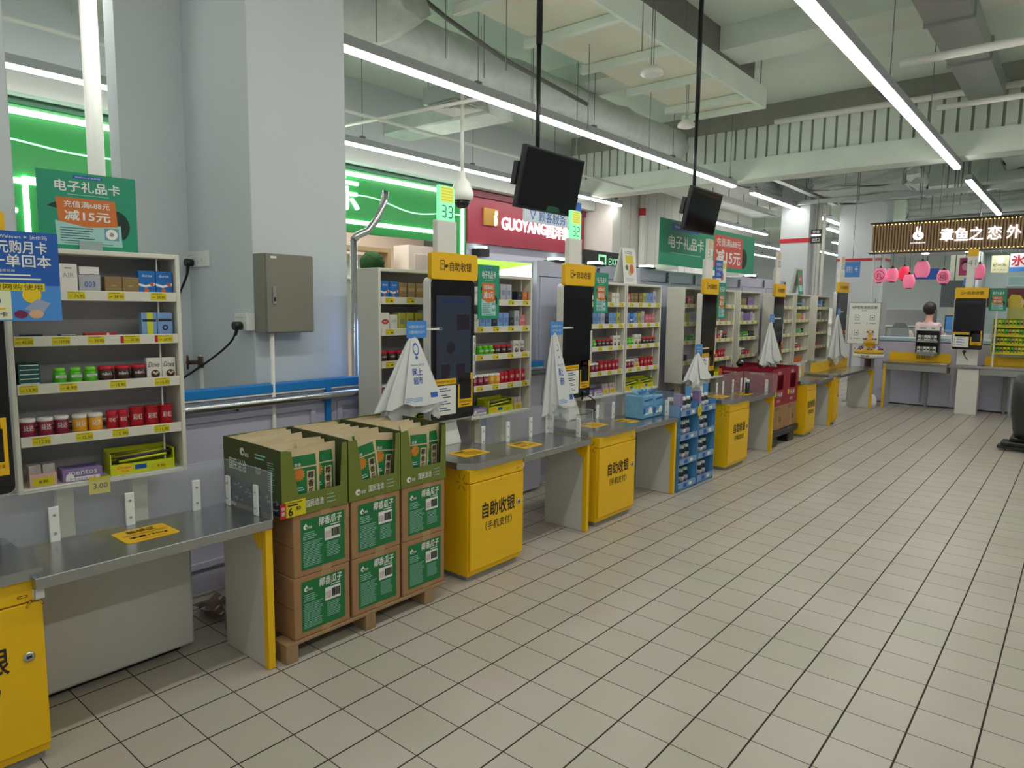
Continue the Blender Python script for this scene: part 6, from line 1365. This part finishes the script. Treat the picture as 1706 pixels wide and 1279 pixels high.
t = thing('certificate', 'framed pale certificate on the stall wall', 'certificate', (1.10, 12.47, 1.88)); b = MB(); b.box(0, .3, 0, .008, 0, .17, WHF); m = fr((.15, -.0006, .085), 'y-'); b.rect(.26, .13, SMINT, m); b.lines(.2, 5, PGRY, m, 0, .04, .02, .004); obj('frame', b, t)
LANT = M('lantern_paper', (240, 140, 168), .6, vary=.12, emit=.34, emit_rgb=(244, 110, 150), scale=14); LANTR = M('lantern_red', (226, 50, 80), .6, vary=.12, emit=.35, emit_rgb=(240, 70, 100), scale=14)
def lantern(x, y, z, r, h, label, mark=None, mat=LANT):
    t = thing('paper_lantern', label, 'lantern', (x, y, z), group='pink paper lanterns under the stall sign')
    b = MB(); P = []
    for k in range(25):
        u = k / 24; a = math.sin(PI * (0.12 + .76 * u)); rr = r * (a ** .45) * (1 + (.012 if k % 2 else -.012)); P.append((rr, -h / 2 + h * u))
    b.lathe(P, (0, 0, 0), mat, 24); obj('shade', b, t)
    b = MB(); b.lathe([(r * .5, -h / 2 - .012), (r * .5, -h / 2 + .012)], (0, 0, 0), BLK, 16); b.lathe([(r * .55, h / 2 - .012), (r * .55, h / 2 + .012)], (0, 0, 0), BLK, 16); obj('rims', b, t)
    b = MB(); b.cyl((0, 0, h / 2 + .012), (0, 0, 2.335 - z if y < 10.67 else 2.419 - z), .004, BLK, 6); b.ball((0, 0, h / 2 + .03), .018, BLK, 2); obj('cord', b, t)
    if mark:
        b = MB(); vs, fs, (x0, x1, y0, y1) = text_geo(mark, .0, 0); out = []
        R2 = r * 1.05
        ring = [(math.cos(q * PI / 12), math.sin(q * PI / 12)) for q in range(24)]
        def wrap(p, q): a = p / R2 - PI / 2; zz = q; rr = R2 * (max(.05, math.sin(PI * (.12 + .76 * (zz + h / 2) / h))) ** .45) + .002; return (rr * math.cos(a), rr * math.sin(a), zz)
        W = r * .95
        b.faces([wrap((x - (x0 + x1) / 2) / (x1 - x0) * W, (y - (y0 + y1) / 2) / (y1 - y0) * W) for x, y in vs], fs, INK)
        o_ = [wrap(c * r * .78, s * r * .78) for c, s in ring]; i_ = [wrap(c * r * .68, s * r * .68) for c, s in ring]
        b.faces(o_ + i_, [(k, (k + 1) % 24, 24 + (k + 1) % 24, 24 + k) for k in range(24)], INK); obj('character', b, t)
for a in ((-.44, 10.90, 2.02, .10, .22, 'leftmost pink lantern with a black ringed character', '丸', LANT), (-.30, 11.05, 2.03, .085, .21, 'second lantern from the left, pink and plain', None, LANT), (-.16, 11.2, 2.06, .085, .21, 'third lantern from the left, redder and plain', None, LANTR), (-.05, 11.0, 1.925, .085, .21, 'lowest hanging pink lantern', None, LANT), (.14, 10.88, 2.10, .105, .24, 'largest plain pink lantern in the middle of the stall', None, LANT), (.42, 10.95, 1.985, .088, .20, 'pink lantern with a dark ringed character, right of middle', '福', LANT), (.86, 11.05, 2.06, .08, .21, 'rightmost pink lantern half behind the lane light', None, LANT)):
    lantern(a[0], a[1], a[2], a[3], a[4], a[5], a[6], a[7])
# things on the stall counter and behind it
t = thing('monitor', 'blue lit monitor on the stall counter', 'monitor', (.50, 12.22, 1.0)); b = MB(); b.box(-.19, .19, 0, .03, .10, .40, BLK, .006); b.rect(.35, .26, M('monitor_screen', (60, 110, 160), .3, emit=.35, vary=.4, scale=8), fr((0, -.0008, .25), 'y-')); obj('display', b, t); b = MB(); b.box(-.03, .03, .005, .03, 0.0, .0995, BLK); b.box(-.1, .1, -.08, .08, -.01, -.0, BLK); obj('stand', b, t)
obj('monitor_shelf', MB().box(.26, .74, 12.1, 12.45, 0.0, .989, LAV), label='pale low cupboard carrying the blue monitor', cat='cupboard')
t = obj('plastic_bag', MB().ball((0, 0, .07), .075, BAGT, 3, (1.2, .8, 1), .12), loc=(.66, 11.15, 1.0405), label='small clear knotted bag on the stall counter', cat='bag')
t = obj('tissue_box', MB().box(-.10, .10, -.05, .05, 0, .06, PWHT, .01), loc=(.55, 10.95, 1.0405), label='white flat box on the stall counter', cat='box')
SKIN = M('skin', (206, 160, 136), .55, vary=.03); HAIR = M('hair_black', (22, 18, 18), .5, vary=.2, scale=40); SHIRT = M('shirt_pink', (222, 184, 196), .7, vary=.05); SHIRTW = M('shirt_white', (226, 228, 230), .7, vary=.04)
def skin_body(name, verts, edges, root, mat, parent, sub=2):
    me = bpy.data.meshes.new(name); me.from_pydata([v[:3] for v in verts], edges, []); me.materials.append(mat)
    o = bpy.data.objects.new(name, me); COL.objects.link(o); o.parent = parent
    sk = o.modifiers.new('skin', 'SKIN'); sk.use_smooth_shade = True; sb = o.modifiers.new('sub', 'SUBSURF'); sb.levels = sub; sb.render_levels = sub
    for i, v in enumerate(verts): me.skin_vertices[0].data[i].radius = (v[3], v[4] if len(v) > 4 else v[3])
    me.skin_vertices[0].data[root].use_root = True
    dg = bpy.context.evaluated_depsgraph_get(); dg.update()
    m2 = bpy.data.meshes.new_from_object(o.evaluated_get(dg)); o.modifiers.clear(); o.data = m2
    for p in m2.polygons: p.use_smooth = True
    return o
def hand(parent, c, d, s, seed):
    # palm plus five curled finger chains grown as one skinned mesh
    c = Vector(c); d = Vector(d).normalized(); side = d.cross(Vector((0, 0, 1))).normalized() * s; V = [(*c, .022, .016), (*(c + d * .045), .03, .014)]; E = [(0, 1)]
    for k in range(4):
        o = c + d * .075 + side * (-.024 + .016 * k); L = (.055, .064, .06, .048)[k]; i = len(V)
        V += [(*o, .010, .009), (*(o + d * L * .55 + Vector((0, 0, -.006))), .0085, .008), (*(o + d * L * .9 + Vector((0, 0, -.022))), .0075, .007)]; E += [(1, i), (i, i + 1), (i + 1, i + 2)]
    i = len(V); o = c + d * .03 - side * .032; V += [(*o, .011, .010), (*(o + d * .035 - side * .016 + Vector((0, 0, -.008))), .009, .009)]; E += [(0, i), (i, i + 1)]
    return skin_body('hand', V, E, 0, SKIN, parent, 1)
def person(x, y, rz, label, shirt, hair_long, seat, bend=0.2, mask=False, arms='down'):
    t = thing('person', label, 'person', (x, y, 0), rz); zp = seat; 
    f = -1  # faces -y locally
    sh = zp + .46
    fx = bend * -.35
    V = [(0, 0, zp, .13, .10), (0, fx * .4, zp + .16, .115, .09), (0, fx * .8, zp + .34, .13, .095), (0, fx, zp + .47, .07, .06), (0, fx * 1.1, zp + .55, .042, .045), (0, fx * 1.2 - .01, zp + .64, .062, .072), (0, fx * 1.2 - .008, zp + .71, .066, .078)]
    E = [(0, 1), (1, 2), (2, 3), (3, 4), (4, 5), (5, 6)]
    hp = []
    for s in (-1, 1):
        i = len(V); el = (s * .22, fx - .06, zp + .20) ; wr = (s * .14, fx - .28, zp + .17)
        if arms == 'up': el = (s * .23, fx - .10, zp + .22); wr = (s * .13, fx - .30, zp + .30)
        V += [(s * .17, fx, zp + .43, .052, .05), (*el, .042, .04), (*wr, .026, .026)]; E += [(2, i), (i, i + 1), (i + 1, i + 2)]; hp.append((wr, s, el))
        i = len(V)
        if seat > .55 and seat < .7: V += [(s * .09, -.12, zp - .05, .075, .075), (s * .10, -.40, zp - .08, .058, .058), (s * .10, -.38, .09, .04, .04), (s * .10, -.50, .04, .035, .03)]
        else: V += [(s * .085, 0, zp - .1, .085, .085), (s * .09, -.01, zp * .5, .058, .058), (s * .09, .01, .09, .04, .04), (s * .09, -.12, .04, .035, .03)]
        E += [(0, i), (i, i + 1), (i + 1, i + 2), (i + 2, i + 3)]
    skin_body('body', V, E, 0, SKIN, t)
    # shirt over the trunk and upper arms
    V2 = [(0, 0, zp - .02, .150, .12), (0, fx * .4, zp + .16, .135, .108), (0, fx * .8, zp + .34, .148, .112), (0, fx, zp + .455, .085, .072)]; E2 = [(0, 1), (1, 2), (2, 3)]
    for wr, s, el in hp:
        i = len(V2); mid = [el[q] * .6 + (s * .17, fx, zp + .43)[q] * .4 for q in range(3)]; V2 += [(s * .17, fx, zp + .43, .066, .064), (*mid, .056, .055)]; E2 += [(2, i), (i, i + 1)]
    skin_body('shirt', V2, E2, 0, shirt, t)
    V3 = []; E3 = []
    V3.append((0, 0, zp - .04, .14, .115))
    for s in (-1, 1):
        i = len(V3)
        if seat > .55 and seat < .7: V3 += [(s * .09, -.12, zp - .05, .088, .085), (s * .10, -.40, zp - .08, .07, .068), (s * .10, -.38, .12, .052, .052)]
        else: V3 += [(s * .085, 0, zp - .1, .098, .095), (s * .09, -.01, zp * .5, .072, .07), (s * .09, .01, .11, .055, .052)]
        E3 += [(0, i), (i, i + 1), (i + 1, i + 2)]
    skin_body('trousers', V3, E3, 0, M('trousers_dark', (44, 46, 58), .8), t)
    hc = Vector((0, fx * 1.2, zp + .70))
    b = MB(); b.ball(hc + Vector((0, .018, .008)), .104, HAIR, 3, (.94, 1.0, 1.1), .02)
    for v in list(b.bm.verts):
        if v.co.y < hc.y - .035 and v.co.z < hc.z + .045: v.co.y = hc.y - .035 + (v.co.y - hc.y + .035) * .1
    if hair_long: b.ball(hc + Vector((0, .095, .0)), .05, HAIR, 2, (1, 1, 1), .03)
    obj('hair', b, t)
    b = MB(); 
    for s in (-1, 1): b.ball(hc + Vector((s * .028, -.068, -.02)), .010, PWHT, 2); b.ball(hc + Vector((s * .028, -.077, -.02)), .005, INK, 1); b.ball(hc + Vector((s * .085, .0, -.03)), .016, SKIN, 2, (.5, .8, 1.2))
    b.ball(hc + Vector((0, -.085, -.045)), .012, SKIN, 2, (.8, 1, 1.3)); b.ball(hc + Vector((0, -.073, -.075)), .014, M('lips', (170, 90, 84), .5), 2, (1.3, .5, .4)); obj('face', b, t)
    for wr, s, el in hp: hand(t, wr, Vector(wr) - Vector(el), s, 0)
    return t
person(.10, 11.75, PI * .85, 'person in a pink top behind the stall counter, back to the camera', SHIRT, False, .80, .25)
person(.78, 13.6, PI, 'person in a white top and dark cap standing far behind the stall', SHIRTW, False, .88, .05)
for k, (x, z, c, lb) in enumerate(((-.40, 1.0, M('fabric_yellow', (226, 180, 60), .7), 'yellow'), (-.24, 1.02, M('fabric_cream', (214, 196, 170), .7), 'cream'))):
    b = MB(); b.ball((0, 0, .09), .085, c, 3, (.8, .6, 1.1), .05); obj('plush_toy', b, loc=(x * .9, 12.28, .95), label='%s soft toy on the rear stall shelf' % lb, cat='toy')
obj('rear_shelf', MB().box(-.45, -.16, 12.12, 12.45, 0, .9495, LAV), label='low pale shelf at the back of the stall', cat='shelf')
t = thing('chair', 'grey rounded chair back beside the person in pink', 'chair', (-.26, 11.75, 0)); b = MB(); b.prism([(-.14, 0), (.14, 0), (.13, .25), (.07, .33), (-.07, .33), (-.13, .25)], -.02, .02, M('chair_grey', (110, 112, 108), .6), fr((0, .0, .93), 'y-')); obj('backrest', b, t); b = MB(); b.box(-.16, .16, -.3, .0, .55, .60, M('chair_grey', None), .01); obj('seat', b, t)
for k, (x, y) in enumerate(((-.14, -.28), (.12, -.28), (-.14, -.02), (.12, -.02))): obj('leg', MB().box(x, x + .02, y, y + .02, 0, .5495 if y < -.1 else .94, BLK), t)
# view through the stall: further hall with grey banners, screens
for k, (x, y, z, w, h, c, lb) in enumerate(((-.25, 15.5, 1.55, .45, .55, M('far_grey', (96, 104, 106), .5), 'grey hanging screen seen through the stall, left one'), (.12, 15.2, 1.62, .42, .42, M('far_grey', None), 'grey hanging screen seen through the stall, right one'), (.30, 16.5, 1.95, .3, .25, M('far_green', (20, 120, 60), .5), 'green patch sign seen through the stall'), (-.42, 13.5, 2.05, .4, .2, SBLU, 'blue hanging sign behind the lanterns'), (.32, 14.0, 1.95, .35, .14, SBLUL, 'pale blue hanging sign behind the lanterns'))):
    t = thing('far_sign', lb, 'sign', (x, y, z)); obj('board', MB().box(0, w, 0, .03, 0, h, c, .004), t); obj('hanging_rod', MB().cyl((w / 2, .015, h), (w / 2, .015, 4.449 - z), .01, WIRE, 6), t)
struct('wall_far_hall', MB().box(-.35, 2.2, 17.2, 17.3, 0, 3.3, M('far_cream', (206, 208, 190), .7)))
for k in range(6):
    x = -.2 + .32 * k; b = MB(); b.box(0, .28, 0, .3, 0, 1.1 + .08 * (k % 3), (PWHT, CBLU, BLK, CGRY, CTEA, PWHT)[k], .01); obj('cupboard', b, loc=(x, 14.2, 0), label='%s distant cupboard from the left, seen over the stall counter' % ORD[k], cat='cupboard')
# low gondolas in the far hall
for k, (x, y, c, lb) in enumerate(((-3.6, 17.5, PWHT, 'white'), (-4.8, 14.5, CGRY, 'grey'), (-2.9, 20, CLBL, 'pale blue'), (-1.9, 16.5, PGRY, 'dull grey'), (3.4, 16.5, CGRY, 'grey right hand'), (-5.2, 22, PWHT, 'farthest white'))):
    t = thing('gondola', '%s shelving run in the far hall beyond the columns' % lb, 'shelving', (x, y, 0)); obj('body', MB().box(0, 1.4, 0, .5, 0, 1.5, c, .01), t)
    for q in range(4): obj('shelf', MB().box(0, 1.4, -.12, -.002, .3 * q + .2, .3 * q + .23, WHT), t)

# ---------------------------------------------------------------- floor machine cut by the right edge
SCRM = M('machine_dark', (52, 56, 54), .45, vary=.08)
t = thing('floor_scrubber', 'dark floor cleaning machine cut off by the right edge', 'floor machine', (1.83, 7.62, 0))
b = MB(); b.lathe([(.17, .14), (.19, .22), (.22, .45), (.22, .72), (.18, .80)], (0, 0, 0), SCRM, 24); b.box(-.12, .16, -.12, .3, .8005, .92, SCRM, .03); obj('tank', b, t)
b = MB(); b.box(-.30, .25, -.16, -.04, .02, .06, SCRM, .01); b.box(-.27, .25, -.20, .04, .065, .10, BLK, .01); b.box(-.20, .2, -.1, .3, .1005, .139, BLK, .01); obj('squeegee_base', b, t)
b = MB(); b.cyl((-.03, -.48, .07), (.03, -.48, .07), .07, RUB, 20); b.cyl((-.035, -.48, .07), (.035, -.48, .07), .03, PGRY, 14); obj('wheel', b, t)
b = MB(); b.tube([(.0, -.48, .07), (.05, -.46, .12), (.06, -.2, .12)], .014, SCRM, 8); obj('wheel_arm', b, t)
b = MB(); b.tube([(0, .1, .92), (.02, -.05, 1.0), (.05, -.15, 1.04), (.2, -.18, 1.04)], .016, BLK, 10); obj('handle', b, t)
